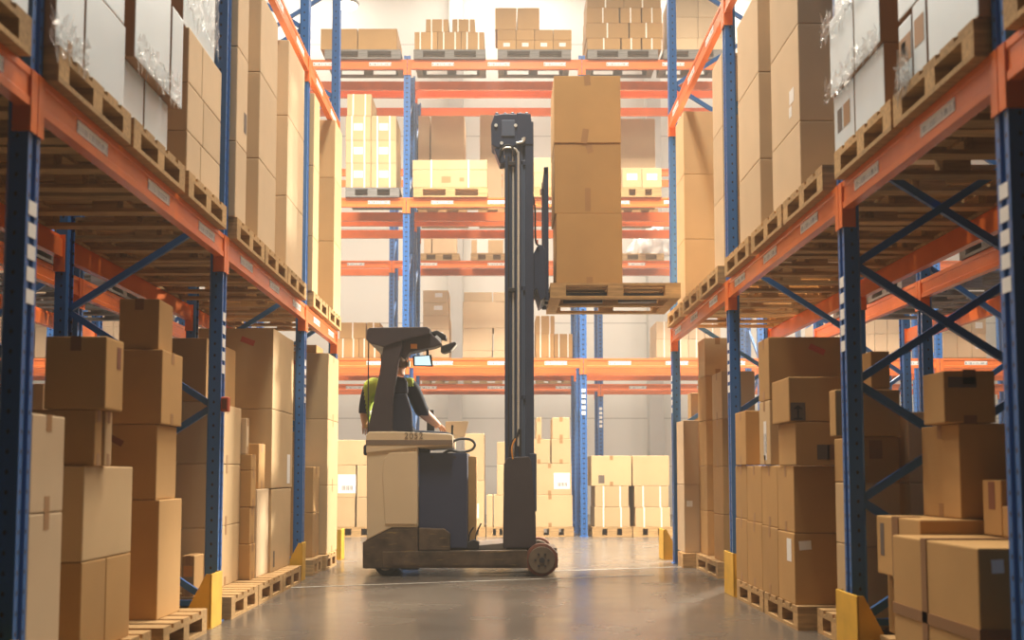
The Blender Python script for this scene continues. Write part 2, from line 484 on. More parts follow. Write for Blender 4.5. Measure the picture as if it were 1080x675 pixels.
Y1, Y2, Y3 = 15.75, 16.98, 20.5
xa, xb = AT(428, 300, Y1)[0], AT(615.5, 420, Y1)[0]
sp_ = xb - xa
F1 = [xa + sp_ * k for k in range(-3, 6)]
C1 = AT(530, 378, Y1)[1]; C2 = AT(530, 208.5, Y1)[1]; C3 = AT(530, 63, Y1)[1]
lev_c = [(C1, None), (C2, None), (C3, None)]
make_rack('blue and orange cross rack behind the forklift, facing the aisle', 'x', Y1, .92, 1, F1, lev_c, C3 + .06)
make_rack('rack row standing back to back behind the cross rack', 'x', Y2, .92, 1, F1, lev_c, C3 + .06, labels=False)
xa3, xb3 = AT(413, 300, Y3)[0], AT(633.5, 420, Y3)[0]
F3 = [xa3 + (xb3 - xa3) * k for k in range(-2, 4)]
D1 = AT(530, 405, Y3)[1]; D2 = AT(530, 275, Y3)[1]; D3 = AT(530, 178, Y3)[1]
make_rack('farthest rack row along the back wall, seen between the cross rack loads', 'x', Y3, .82, 1, F3, [(D1, None), (D2, None), (D3, None)], D3 + .4)

# yellow corner guards at the post feet
def guard(side, y, label, h=.33, ya=None):
    ya, yb = (ya or (-.32 if side < 0 else -.24)), (-.080 if side < 0 else .088)
    X = side * (XR - .035)
    r = root('post_guard', (X, y, 0), label, 'guard', 'yellow post guards')
    MB().box(-.006, .006, ya, yb, 0, h).build('guard_plate', YELLOW, r, bevel=.002)
    for yy in (ya, yb - .008):
        poly = [(0, .0), (side * .16, .0), (side * .16, .08), (side * .03, h), (0, h)]
        MB().prism(poly, 'y', yy, yy + .008).build('gusset', YELLOW, r)
    MB().box(min(0, side * .17), max(0, side * .17), ya - .02, -.076, 0, .008).build('base_plate', YELLOW, r)
    MB().lathe([(.012, 0), (.012, .03), (.006, .034)], (side * .05, ya + .03, .008), 'z', 8).build('anchor_bolt', STEEL, r)
    solid(X - .18, X + .18, y + ya - .02, y + yb, 0, h) if False else solid(min(X - side * .007, X + side * .17), max(X - side * .007, X + side * .17), y + ya - .02, y + yb, 0, h)
    return r
guard(-1, 3.95, 'yellow post guard at the foot of the left post nearest the camera')
guard(-1, 6.72, 'large yellow post guard on the left beside a bare pallet end')
guard(-1, 9.52, 'yellow post guard at the second blue left post up the aisle', ya=-.24)
guard(-1, 11.82, 'pale yellow post guard at the far end of the left rack')
guard(1, 3.70, 'yellow post guard at the foot of the right post nearest the camera')
guard(1, 5.50, 'large yellow post guard on the right in the bottom corner')
guard(1, 8.30, 'yellow post guard on the right beside rows of standing cartons')
guard(1, 11.78, 'pale yellow post guard at the far end of the right rack')
rf = root('rack_reflector', (-XR + .016, 6.72, AT(233, 427, 6.7)[1]), 'small red reflector block fixed to the blue left post', 'reflector')
MB().box(-.012, .035, -.06, .0, -.045, .05).build('housing', RED_ST, rf, bevel=.006)
MB().box(-.002, .028, -.064, -.058, -.03, .035).build('lens', WHEEL_RED, rf)

# ------------------------------------------------------------------ pallets
PH = .144
PAL = {}
def pallet_proto(w, d, m):
    """w along Y, d along X; deck boards run along X."""
    key = (round(w, 2), round(d, 2), m.name)
    if key in PAL: return PAL[key]
    deck = MB()
    n = max(3, round(w / .16)); bw = w / n * .80
    for k in range(n):
        y = -w / 2 + (w - bw) * k / (n - 1)
        deck.box(-d / 2, d / 2, y, y + bw, .122, .144)
    for x in (-d / 2, -.0725, d / 2 - .145):
        deck.box(x, x + .145, -w / 2, w / 2, .10, .122)
    runs = []; blocks = []
    for y in (-w / 2, -.05, w / 2 - .10):
        runs.append(MB().box(-d / 2 + .101, d / 2 - .101, y, y + .10, 0, .022).mesh('bottom_runner', m))
        for x in (-d / 2, -.0725, d / 2 - .145):
            blocks.append(MB().box(x, x + .145, y, y + .10, .022, .10).mesh('block', m))
    for x in (-d / 2, d / 2 - .10): runs.append(MB().box(x, x + .10, -w / 2, w / 2, 0, .022).mesh('bottom_runner', m))
    PAL[key] = (deck.mesh('deck', m), runs, blocks)
    return PAL[key]
def pallet(x, y, z, label, w=.8, d=1.2, m=None, group=None, rz=0, parts=True):
    m = m or WOOD
    if z > .5: z += .002
    deck, runs, blocks = pallet_proto(w, d, m)
    if not parts:
        mb = MB()
        for me in [deck] + runs + blocks:
            mb.add([tuple(v.co) for v in me.vertices], [tuple(p.vertices) for p in me.polygons])
        o = mb.build('wooden_pallet', m, None, (x, y, z)); o.rotation_euler = (0, 0, rz)
        return tag(o, label, 'pallet', group)
    r = root('wooden_pallet', (x, y, z), label, 'pallet', group, rz)
    link('deck', deck, r)
    for me in runs: link('bottom_runner', me, r)
    for me in blocks: link('block', me, r)
    return r

# ------------------------------------------------------------------ cartons
NBOX = [0]
def carton(label, x0, x1, y0, y1, z0, z1, m=None, tape='f', stick=(), group=None, rz=0, side=0, tm=None, flaps=True, tabs=.065):
    m = m or KRAFT; tm = tm or TAPE
    NBOX[0] += 1
    x0, x1, y0, y1, z0, z1 = declip((x0, x1, y0, y1, z0, z1))
    solid(x0, x1, y0, y1, z0, z1)
    g = .003
    w, d, h = x1 - x0 - 2 * g, y1 - y0 - 2 * g, z1 - z0 - .002
    mb = MB().box(-w / 2, w / 2, -d / 2, d / 2, 0, h)
    o = mb.build('carton', m, None, ((x0 + x1) / 2, (y0 + y1) / 2, z0), bevel=min(.007, h / 20, w / 12, d / 12), seg=2)
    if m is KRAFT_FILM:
        o.data.materials.append(GLARE_SIDE)
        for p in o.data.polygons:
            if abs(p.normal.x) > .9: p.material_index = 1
    o.rotation_euler = (0, 0, rz)
    tag(o, label, 'box', group)
    t = .0012; tw = min(.024, w / 5, d / 5)
    tb = min(tabs, h * .22)
    def hoop(L, z0, z1, up):       # a strip folded over the top (or under the bottom) with a tab on both faces
        e = L / 2
        if up: return [(-e - t, z0), (-e - t, z1 + t), (e + t, z1 + t), (e + t, z0), (e, z0), (e, z1), (-e, z1), (-e, z0)]
        return [(-e - t, z1), (-e - t, z0), (-e, z0), (-e, z1)]
    if tape in ('f', 'fs'):        # seam along Y: tabs on the camera face and the far face
        MB().prism(hoop(d, h - tb, h, True), 'x', -tw, tw).build('tape', tm, o)
        if tm is not TAPE_DARK: MB().prism(hoop(d, 0, tb, False), 'x', -tw, tw).build('tape', tm, o)
    if tape in ('s', 'fs'):        # seam along X: tabs on the aisle faces
        MB().prism(hoop(w, h - tb, h, True), 'y', -tw, tw).build('tape', tm, o)
        lo = hoop(w, 0, tb, False)
        if side > 0 or True:
            sg = -1 if (x0 + x1) > 0 else 1
            MB().box(min(sg * w / 2, sg * (w / 2 + t)), max(sg * w / 2, sg * (w / 2 + t)), -tw, tw, 0, tb).build('tape', tm, o)
    if tape in ('strap2', 'strap1'):
        for u in ((-.25, .25) if tape == 'strap2' else (0,)):
            MB().prism(hoop(d, 0, h, True), 'x', u * w - .011, u * w + .011).build('strap', STRAP, o)
    for st in stick:               # (face, u, v, width, height, kind, tilt)   u, v in 0..1 on the face
        face, u, v, sw, sh, kind = st[:6]
        tilt = st[6] if len(st) > 6 else 0
        mm = {'paper': PAPER, 'label': LABEL, 'red': RED_ST, 'brown': BROWN_ST, 'orange': ORANGE_ST, 'grey': GREY_PRINT, 'dark': TAPE_DARK, 'tape': TAPE}.get(kind, PAPER)
        lbl = {'paper': 'plain white sticker', 'label': 'white barcode label', 'red': 'red printed sticker', 'brown': 'dark brown print', 'orange': 'orange sticker',
               'grey': 'grey printed mark', 'dark': 'dark tape patch', 'arrow': 'this-way-up arrow mark', 'barcode': 'white label with a blue barcode', 'tape': 'strip of brown tape'}[kind]
        def plate(mb, cu, cv, hw, hh, off):
            if face == 'f':
                px_, pz_ = (u - .5) * w, v * h
                ca, sa = math.cos(tilt), math.sin(tilt)
                def P(a, b, dy): return (px_ + (cu + a) * ca - (cv + b) * sa, -d / 2 - dy, pz_ + (cu + a) * sa + (cv + b) * ca)
            else:
                sgn = -1 if side > 0 else 1
                py_, pz_ = (u - .5) * d, v * h
                ca, sa = math.cos(tilt), math.sin(tilt)
                def P(a, b, dx): return (sgn * (w / 2 + dx), py_ + (cu + a) * ca - (cv + b) * sa, pz_ + (cu + a) * sa + (cv + b) * ca)
            vs = [P(a, b, off * k) for k in (.2, 1) for a, b in ((-hw, -hh), (hw, -hh), (hw, hh), (-hw, hh))]
            mb.add(vs, [(0, 3, 2, 1), (4, 5, 6, 7), (0, 1, 5, 4), (1, 2, 6, 5), (2, 3, 7, 6), (3, 0, 4, 7)])
        if kind == 'arrow':
            q = MB(); plate(q, 0, 0, sw / 2, sh / 2, .001); po = q.build('printed_mark', GREY_PRINT, o, label=lbl)
            q = MB(); plate(q, 0, -sh * .08, sw * .07, sh * .28, .002); plate(q, 0, -sh * .38, sw * .3, sh * .04, .002)
            for k in range(6): plate(q, 0, sh * (.16 + .035 * k), sw * (.30 - .05 * k), sh * .02, .002)
            q.build('arrow', INK, po)
        elif kind == 'barcode':
            q = MB(); plate(q, 0, 0, sw / 2, sh / 2, .0012); po = q.build('shipping_label', PAPER, o, label=lbl)
            q = MB()
            for k in range(9): plate(q, sw * (-.28 + .07 * k), -sh * .22, sw * (.008 + .008 * ((k * 7) % 3)), sh * .12, .002)
            q.build('barcode', GREY_PRINT, po)
        else:
            q = MB(); plate(q, 0, 0, sw / 2, sh / 2, .0012)
            q.build('shipping_label' if kind in ('paper', 'label') else ('tape_patch' if kind in ('dark', 'tape') else 'printed_mark'), mm, o, label=lbl)
    return o

LEVEL = {1: ['single'], 2: ['lower', 'upper'], 3: ['bottom', 'middle', 'top'], 4: ['bottom', 'second lowest', 'second highest', 'top'],
         5: ['bottom', 'second lowest', 'middle', 'second highest', 'top'], 6: ['bottom', 'second lowest', 'third lowest', 'third highest', 'second highest', 'top']}
def stack(where, side, X, xn, xf, ys, z0, width=.55, m=None, tape='s', adj='brown carton', group=None, st={}, jig=0, tapes=None, yref=None):
    """a stack on one side of the aisle. xn/xf: near and far pixel of its aisle face; ys: pixel rows of its seams at the near edge, top first."""
    yr = yref if yref is not None else (ys[-1])
    Yn = PX(xn, yr, X)[0]; Yf = PX(xf, 500 + (yr - 500) * (530 - xf) / (530 - xn), X)[0]
    zs = [AT(xn, y, Yn)[1] for y in ys[:-1]][::-1]
    z = z0; n = len(zs); out = []
    for k, zt in enumerate(zs):
        lv = LEVEL[n][k]
        lab = f'{adj}, {lv} of the {where}' if n > 1 else f'{adj} {where}'
        j = random.uniform(-jig, jig)
        a = X + j; b = X + side * width + j
        tp = tapes[k] if tapes else tape
        out.append(carton(lab, min(a, b), max(a, b), Yn, Yf, z, zt, m, tp, st.get(k, ()), group, side=side))
        z = zt
    return out, Yn, Yf, z

GL, GR, GUL, GUR = 'cartons on floor pallets left of the aisle', 'cartons on floor pallets right of the aisle', 'cartons on the left upper shelf', 'cartons on the right upper shelf'
# ---- left, floor level
stack('pale stack behind the nearest left post', -1, -1.80, 24, 67, [434, 543, 703], PH, .62, KRAFT_PALE, 's', 'pale carton', GL, yref=545)
X = -1.83
Ya, Yc = 4.60, PX(139, 580, X)[0]; Yb = PX(113, 590, X)[0]
zs_ = AT(91, 593, Ya)[1]; zt_ = AT(91, 491, Ya)[1]; zu_ = AT(100, 431, Ya)[1]
carton('brown carton at the bottom left of the block behind the pale stack, nearer half', X - .6, X, Ya, Yb, PH, zs_, KRAFT, '', (), GL)
carton('brown carton at the bottom left of the block behind the pale stack, farther half', X - .6, X, Yb, Yc, PH, zs_, KRAFT, '', (), GL)
carton('wide golden brown carton lying on two cartons behind the pale stack', X - .6, X, Ya, Yc, zs_, zt_, KRAFT_GOLD, '', (), GL)
Xs = -1.80
carton('thin upright carton under a dark carton, nearer one of the thin pair', Xs - .42, Xs, 4.63, 4.72, zt_, zu_, KRAFT, 's', (), GL)
carton('thin upright carton under a dark carton, farther one of the thin pair', Xs - .42, Xs, 4.75, 4.84, zt_, zu_, KRAFT_GOLD, 's', (), GL)
xl_, zz_ = AT(46, 392, 4.62)
carton('dark carton with a small brown label, topmost on the near left block', xl_, -1.755, 4.62, 4.84, zu_, AT(110, 354, 4.62)[1], KRAFT, 'f', (('a', .72, .74, .05, .10, 'brown'),), GL, side=-1, tm=TAPE_DARK)
x0_, _z = AT(25, 425, 5.2)
carton('small pale carton with a printed label between the near left post and dark carton', x0_ - .1, AT(44, 425, 5.2)[0], 5.22, 5.6, PH + .9, AT(40, 404, 5.2)[1], KRAFT_PALE, '', (('f', .5, .45, .16, .07, 'label'),), GL)
carton('brown carton supporting a small pale carton behind the near left cartons', x0_ - .15, AT(60, 425, 5.2)[0], 5.22, 5.62, PH, PH + .9, KRAFT, '', (), GL)
# tall dark column
X = -1.87; Y0 = 5.74; Yf = PX(192, 560, X)[0]
z = PH
hs = [AT(170, y, Y0)[1] for y in (527, 447, 368, 314)]
carton('tall brown carton, bottom of the dark tower left of the second post', X - .52, X, Y0, Yf, PH, hs[0], KRAFT, '', (), GL)
carton('carton with a reddish mark in the dark tower left of the second post', X - .52, X - .02, Y0, Yf - .06, hs[0], hs[1], KRAFT, '', (('f', .52, .80, .11, .035, 'brown', -.5), ('f', .10, .86, .05, .13, 'dark')), GL)
carton('dark carton with pale side, second highest of the dark tower left of the second post', X - .52, X + .0, Y0, Yf - .04, hs[1], hs[2], KRAFT, 's', (), GL)
carton('smaller dark carton crowning the dark tower left of the second post', AT(124, 340, Y0 + .02)[0], AT(167, 340, Y0 + .02)[0], Y0 + .02, Y0 + .30, hs[2], hs[3], KRAFT, 'f', (), GL, rz=R(2), tm=TAPE_DARK)
# behind the second post
X = -1.97; Y0 = 7.12; Yf = PX(253, 560, X)[0]
hs = [AT(226, y, Y0)[1] for y in (557, 489, 423, 356)]
z = PH
for k, (h_, tp) in enumerate(zip(hs, 'ssss')):
    carton(f'brown carton, {LEVEL[4][k]} of the stack behind the red reflector post', X - .46 if k < 3 else X - .42, X if k < 3 else X - .05, Y0, Yf, z, h_, KRAFT_GOLD if k < 3 else KRAFT, tp, (('f', .18, .85, .09, .03, 'dark', -.6),) if k == 1 else (), GL); z = h_
x0_, x1_ = AT(191, 610, 6.83)[0], AT(205, 610, 6.83)[0]
carton('small narrow carton with an orange sticker beside the left yellow guard', x0_, x1_, 6.83, 7.05, PH, AT(200, 586, 6.83)[1], KRAFT, 'f', (('f', .5, .62, .06, .07, 'orange'),), GL)
# narrow column and its neighbours
stack('narrow column beside the red reflector post', -1, -1.89, 263, 268.8, [479, 496, 535, 574, 612], PH, .40, KRAFT, 's', 'small carton', GL, jig=.006)
Yt = PX(263, 479, -1.89)[0]
carton('slim upright carton topping the narrow column of small cartons', -2.2, -1.93, Yt + .02, Yt + .16, AT(263, 479, Yt)[1], AT(258, 440, Yt)[1], KRAFT_PALE, 's', (), GL)
(o_, Yn_, Yf_, zt_) = stack('wide plain carton on a pallet next to the narrow column', -1, -1.88, 268.9, 283, [516, 604], PH, .5, KRAFT_PALE, '', 'wide pale', GL)
o_[0]['label'] = 'wide pale carton on a pallet right of the narrow column'
carton('slim brown carton standing on the wide pale carton at left', -2.2, -1.89, Yn_ + .12, Yn_ + .34, zt_, AT(272, 467, Yn_)[1], KRAFT, 's', (), GL)
stack('big tower with a red sticker left of the third post', -1, -1.86, 285, 307.3, [346, 431, 516, 604], PH, .62, KRAFT_GOLD, '', 'big carton', GL,
      st={2: (('f', .66, .84, .115, .045, 'red', -.35), ('f', .28, .93, .06, .11, 'tape'), ('f', .27, .06, .06, .10, 'tape')), 1: (('a', .8, .25, .12, .25, 'paper'),), 0: (('a', .15, .15, .05, .13, 'grey'),)})
stack('low stack between the third post and the last tower', -1, -1.80, 329.6, 336.4, [492, 541, 588], PH, .30, KRAFT, 's', 'brown carton', GL)
o_, Yn_, Yf_, zt_ = stack('last bright tower on the left behind the third post', -1, -1.735, 344.3, 355.5, [372, 442, 512, 584], PH, .56, KRAFT_GOLD, 's', 'big carton', GL,
      st={2: (('f', .45, .84, .11, .04, 'red', -.35),)})
carton('flat carton with a white label lying on the last left tower', -2.28, -1.86, Yn_ + .02, Yn_ + .42, zt_, zt_ + .085, KRAFT, '', (('f', .35, .5, .16, .05, 'label'),), GL)
# pallets, left floor
PL = 'wooden pallets on the floor left of the aisle'
XP = -1.745
pallet(XP - .6, 4.31, 0, 'narrow wooden pallet under the pale stack on the left', w=.54, group=PL)
pallet(XP - .6 - .04, 4.99, 0, 'wooden pallet under the wide golden carton on the left', group=PL, w=.80)
pallet(XP - .6, 5.86, 0, 'wooden pallet with a bare near end under the dark tower', group=PL, w=.80)
pallet(XP - .6, 7.19, 0, 'wooden pallet sticking out behind the large left yellow guard', w=.74, group=PL)
pallet(XP - .6, 7.99, 0, 'wooden pallet under the narrow column of small cartons', w=.82, group=PL)
pallet(XP - .6, 8.79, 0, 'wooden pallet under the big tower with a red sticker', w=.74, group=PL)
pallet(XP - .6, 9.98, 0, 'wooden pallet under the low stack past the third left post', w=.50, group=PL)
pallet(XP - .6 + .03, 10.585, 0, 'wooden pallet under the last bright tower on the left', w=.66, group=PL)

# ---- right, floor level
X = 1.75
Yn, Yf = 3.89, PX(940, 563, 1.75)[0]
zb = AT(1027, 577.7, Yn)[1]
bigc = carton('large flat-topped carton with crossed brown tape and white labels, nearest on the right', X, X + .72, Yn, Yf, PH + .003, zb, KRAFT, '', (('f', .10, .87, .045, .05, 'paper', .05), ('a', .16, .10, .12, .11, 'label')), GR, side=1)
w_, d_, h_ = .72, Yf - Yn, zb - PH
q = MB().prism([(-w_ / 2 - .001, .004), (-w_ / 2 - .001, h_ + .001), (w_ / 2 - .004, h_ + .001), (w_ / 2 - .004, h_ - .002), (-w_ / 2 + .003, h_ - .002), (-w_ / 2 + .003, .004)], 'y', .045, .10)
q.build('tape', TAPE_DARK, bigc)
zt0, zt1 = h_ * .33, h_ * .42
MB().prism([(-w_ / 2 - .001, d_ / 2), (-w_ / 2 - .001, -d_ / 2 - .001), (-.18, -d_ / 2 - .001), (-.18, -d_ / 2 + .003), (-w_ / 2 + .003, -d_ / 2 + .003), (-w_ / 2 + .003, d_ / 2)], 'z', zt0, zt1).build('tape', TAPE_DARK, bigc, label='dark horizontal tape band')
X = 1.88; Yn, Yf = 4.75, PX(923.4, 545, 1.88)[0]
zf = AT(968, 548, Yn)[1]; zm = AT(923, 604, Yf)[1]
o = carton('carton with a wide dark tape and small label behind the large taped carton', X, X + .62, Yn, Yf, zm, zf, KRAFT, '', (('a', .86, .6, .05, .16, 'grey'),), GR, side=1)
hz = zf - zm
MB().prism([(-.311, 0), (-.311, hz + .001), (-.2, hz + .001), (-.2, hz - .003), (-.305, hz - .003), (-.305, 0)], 'y', -.02, .06).build('tape', TAPE_DARK, o)
carton('carton under the dark-taped one, beside the right yellow guard', X - .02, X + .60, Yn, Yf + .02, PH, zm, KRAFT, '', (), GR)
Yn = 4.8; x_ = AT(1012, 500, Yn)[0]; Yf = PX(972, 500, x_)[0]
z1 = AT(1012, 446, Yn)[1]
carton('tall dark carton standing on the dark-taped carton at right', x_, x_ + .42, Yn, Yf, zf, z1, KRAFT, 's', (), GR)
x_ = AT(996, 446, Yn)[0]; Yf = PX(973.4, 446, x_)[0]
carton('carton with dark print sitting on the tall dark carton at right', x_, AT(1051, 420, Yn)[0], Yn, Yf, z1, AT(996, 390.5, Yn)[1], KRAFT, '', (('f', .36, .78, .13, .05, 'grey'), ('f', .5, .88, .06, .07, 'dark'), ('f', .5, .06, .06, .04, 'dark')), GR)
x_ = AT(1056, 540, 4.52)[0]
carton('small upright carton with a brown label on the large taped carton', x_, x_ + .24, 4.52, 4.70, zb + .003, AT(1056, 506, 4.52)[1], KRAFT, '', (('a', .5, .72, .06, .12, 'brown'),), GR, side=1)
carton('low plain carton on the large taped carton beside the nearest right post', x_ - .01, x_ + .24, 4.28, 4.50, zb + .003, AT(1058, 534, 4.4)[1], KRAFT, '', (), GR)
# stack d beside post 2
X = 1.92; Yn = 5.66; Yf = PX(881, 560, X)[0]
hs = [AT(898, y, Yn)[1] for y in (577, 509, 460)]
z = PH
xr = AT(951, 540, Yn)[0]
for k, h_ in enumerate(hs):
    carton(f'brown carton, {LEVEL[3][k]} of the three under an overhanging carton behind the right guard', X, xr, Yn, Yf, z, h_, KRAFT_GOLD if k < 2 else KRAFT, '', (('f', .42, .72, .07, .10, 'dark'),) if k == 2 else (), GR); z = h_
carton('wide dark carton overhanging its stack behind the second right post', 1.79, xr, Yn - .03, PX(874, 440, 1.79)[0], z, AT(898, 411, Yn)[1], KRAFT, '', (), GR); z = AT(898, 411, Yn)[1]
# stack e, deeper
X = 2.33; Yn = 6.02; Yf = 6.14
z = PH
for k, y in enumerate((576, 509, 434)):
    h_ = AT(955, y, Yn)[1]
    carton(f'carton with one bright edge, {LEVEL[3][k]} of the stack deep behind the braces', X, X + .30, Yn, Yf + .25, z, h_, KRAFT_PALE, '', (), GR); z = h_
carton('brown carton half hidden behind the second right post above the others', AT(915, 390, 6.1)[0], AT(936, 390, 6.1)[0], 6.05, 6.3, AT(915, 411, 6.05)[1] + .01, AT(915, 371, 6.1)[1], KRAFT, '', (), GR)
carton('tan carton set deep in the rack supporting the half hidden one', AT(915, 390, 6.1)[0], AT(936, 390, 6.1)[0], 6.05, 6.3, PH, AT(915, 411, 6.05)[1] + .01, KRAFT, '', (), GR)
# rows of standing cartons
X = 1.77; Yn = 6.37
e = [PX(x, 560, X)[0] for x in (837, 819.6, 803, 787.5, 775.5)]
zr1 = AT(837, 562.5, Yn)[1]; zr2 = AT(837, 491, Yn)[1]
pos = ['first', 'second', 'third', 'fourth']
for k in range(4):
    wd = .56 if k == 0 else .5
    carton(f'standing carton, {pos[k]} from the near end of the bottom row on right pallets', X, X + wd, e[k], e[k + 1], PH, zr1 + .01 * k, KRAFT, 's' if k else '', (('f', .12, .83, .075, .055, 'paper', .08), ('f', .90, .90, .10, .12, 'dark'), ('a', .3, .75, .10, .14, 'paper')) if k == 0 else (), GR, side=1)
    carton(f'standing carton, {pos[k]} from the near end of the upper row on right pallets', X + .004, X + wd, e[k], e[k + 1], zr1 + .01 * k, zr2 + .004 * k, KRAFT, 's', (), GR, side=1)
Ya = 6.33
xa_, xb_ = AT(838.7, 470, Ya)[0], 1.76 + .60
zt_ = AT(838, 444.5, Ya)[1]
carton('carton with a grey printed square under the arrow carton at right', xa_, xb_, Ya, Ya + .40, zr2 + .002, zt_, KRAFT, '', (('f', .30, .30, .075, .09, 'grey'), ('f', .40, .30, .06, .09, 'dark')), GR)
carton('carton with a this-way-up arrow at right', 1.735, AT(888, 420, Ya)[0], Ya, Ya + .42, zt_, AT(834, 397, Ya)[1], KRAFT, '', (('f', .17, .22, .09, .11, 'arrow'),), GR, rz=R(-.6))
Yb_ = 6.92; X = 1.765
Yf = PX(799.7, 421, X)[0]
zt_ = AT(813, 421.5, Yb_)[1]
carton('carton with a tall white label under the big red-stickered carton at right', X, X + .48, Yb_, Yf, zr2 + .01, zt_, KRAFT_GOLD, 's', (('a', .45, .38, .07, .26, 'label'),), GR, side=1)
carton('big carton with a red sticker, highest of the right floor stacks', X, AT(889, 390, Yb_)[0], Yb_, Yf, zt_, AT(813, 355, Yb_)[1], KRAFT, 's', (('f', .66, .80, .11, .04, 'red', -.42),), GR, side=1)
carton('narrow carton standing between the third right post and the big stack', X, X + .12, PX(785.7, 433, X)[0], PX(774.7, 440, X)[0], zr2 + .015, AT(785.7, 433, 7.65)[1], KRAFT, 's', (), GR)
# bay three
X = 1.99
Yb0, Yb1 = 9.5, PX(752, 520, X)[0]
z = PH
for k, y in enumerate((543, 492, 441, 391)):
    h_ = AT(761, y, Yb0)[1]
    carton(f'carton, {LEVEL[4][k]} of the column beside the third right post', X, X + (.22 if k < 3 else .31), Yb0, Yb1, z, h_, KRAFT if k < 3 else KRAFT_GOLD, 's' if k > 1 else '', (), GR); z = h_
Ya0, Ya1 = 10.24, PX(737, 520, X)[0]
z = PH
for k, y in enumerate((539, 491, 443, 396)):
    h_ = AT(741, y, Ya0)[1]
    carton(f'carton, {LEVEL[4][k]} of the slim column between the pale stack and third right post', X, X + .22, Ya0, Ya1, z, h_, KRAFT, '', (), GR); z = h_
carton('square carton with two tape tabs on top of the slim right column', AT(743, 380, 10.24)[0], AT(771, 380, 10.24)[0], 10.24, 10.6, z, AT(743, 356, 10.24)[1], KRAFT_GOLD, 'f', (), GR)
stack('cream pair at the far end of the right rack', 1, 1.83, 722, 713.8, [443, 511, 583], PH, .20, KRAFT_PALE, '', 'pale carton', GR, st={0: (('f', .35, .72, .06, .06, 'paper'),)})
xs_ = AT(728.5, 430, 11.2)[0]
carton('narrow carton standing behind the pale cream pair at right', xs_, xs_ + .10, 11.2, 11.4, .0, AT(730, 414, 11.2)[1], KRAFT, '', (), GR)
PR = 'wooden pallets on the floor right of the aisle'
pallet(1.765 + .6, 4.28, 0, 'wooden pallet under the large taped carton at right', w=.84, group=PR)
pallet(1.86 + .6, 4.98, 0, 'wooden pallet under the tall dark carton at right', w=.50, group=PR)
pallet(1.865 + .6, 5.97, 0, 'wooden pallet with a bare end beside the right yellow guard', w=.62, group=PR)
pallet(1.765 + .6, 6.74, 0, 'wooden pallet under the near half of the standing carton rows', w=.80, group=PR)
pallet(1.765 + .6, 7.57, 0, 'wooden pallet under the far half of the standing carton rows', w=.80, group=PR)
pallet(1.93 + .6, 10.0, 0, 'wooden pallet under the two slim columns past the third right post', w=1.05, group=PR)
pallet(1.80 + .6, 10.69, 0, 'wooden pallet under the pale cream pair at right', w=.30, group=PR)

# ---- upper shelf loads
ZU = Z1 + PH + .004
PUL, PUR = 'wooden pallets on the left upper shelf', 'wooden pallets on the right upper shelf'
XU = 1.745
for yc, lab in ((1.66, 'first from the camera'), (2.5, 'second from the camera'), (3.38, 'third, behind the nearest post'), (4.42, 'fourth, under tall whitish cartons'), (5.26, 'fifth, under overhanging whitish cartons'),
                (6.13, 'sixth, under three carton rows'), (7.19, 'seventh, past the red reflector post'), (8.02, 'eighth, under the middle tower'), (8.84, 'ninth, just before the third post'), (9.99, 'tenth, just past the third post'), (10.85, 'last, under the final tower')):
    pallet(-XU - .6, yc, Z1, f'wooden pallet on the left shelf, {lab}', group=PUL)
for yc, lab in ((1.5, 'first from the camera'), (2.35, 'second from the camera'), (3.15, 'third, overhead at the nearest post'), (4.18, 'fourth, under the large film-wrapped cartons'), (5.01, 'fifth, under labelled whitish cartons'),
                (6.02, 'sixth, bare beside the second post'), (6.86, 'seventh, under the widest tall tower'), (7.74, 'eighth, under the tower at the third post'), (8.80, 'ninth, just past the third post'), (9.66, 'tenth, behind the lifted pallet'), (10.60, 'last, under the end tower')):
    pallet(XU + .6, yc, Z1, f'wooden pallet on the right shelf, {lab}', group=PUR)
P2 = 'pallets on the rear rack shelves'
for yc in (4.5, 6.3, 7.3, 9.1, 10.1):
    pallet(-3.31 - .6, yc, Z1, f'wooden pallet on the rear left rack shelf about {["level with the near cartons", "before the reflector post", "past the reflector post", "short of the third post", "past the third post"][(4.5, 6.3, 7.3, 9.1, 10.1).index(yc)]}', group=P2, m=WOOD_SHADED)
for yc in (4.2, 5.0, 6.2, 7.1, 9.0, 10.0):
    pallet(3.31 + .6, yc, Z1, f'wooden pallet on the rear right rack shelf {["over the nearest cartons", "over the dark tall carton", "past the crossed braces", "over the standing rows", "past the third post", "near the rack end"][(4.2, 5.0, 6.2, 7.1, 9.0, 10.0).index(yc)]}', group=P2, m=WOOD_SHADED)

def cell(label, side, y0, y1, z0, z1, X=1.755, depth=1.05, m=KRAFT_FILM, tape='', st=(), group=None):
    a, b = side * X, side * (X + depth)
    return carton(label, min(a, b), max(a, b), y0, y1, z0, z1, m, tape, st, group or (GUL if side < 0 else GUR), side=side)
def px_y(side, px, py): return PX(px, py, side * 1.755)[0]
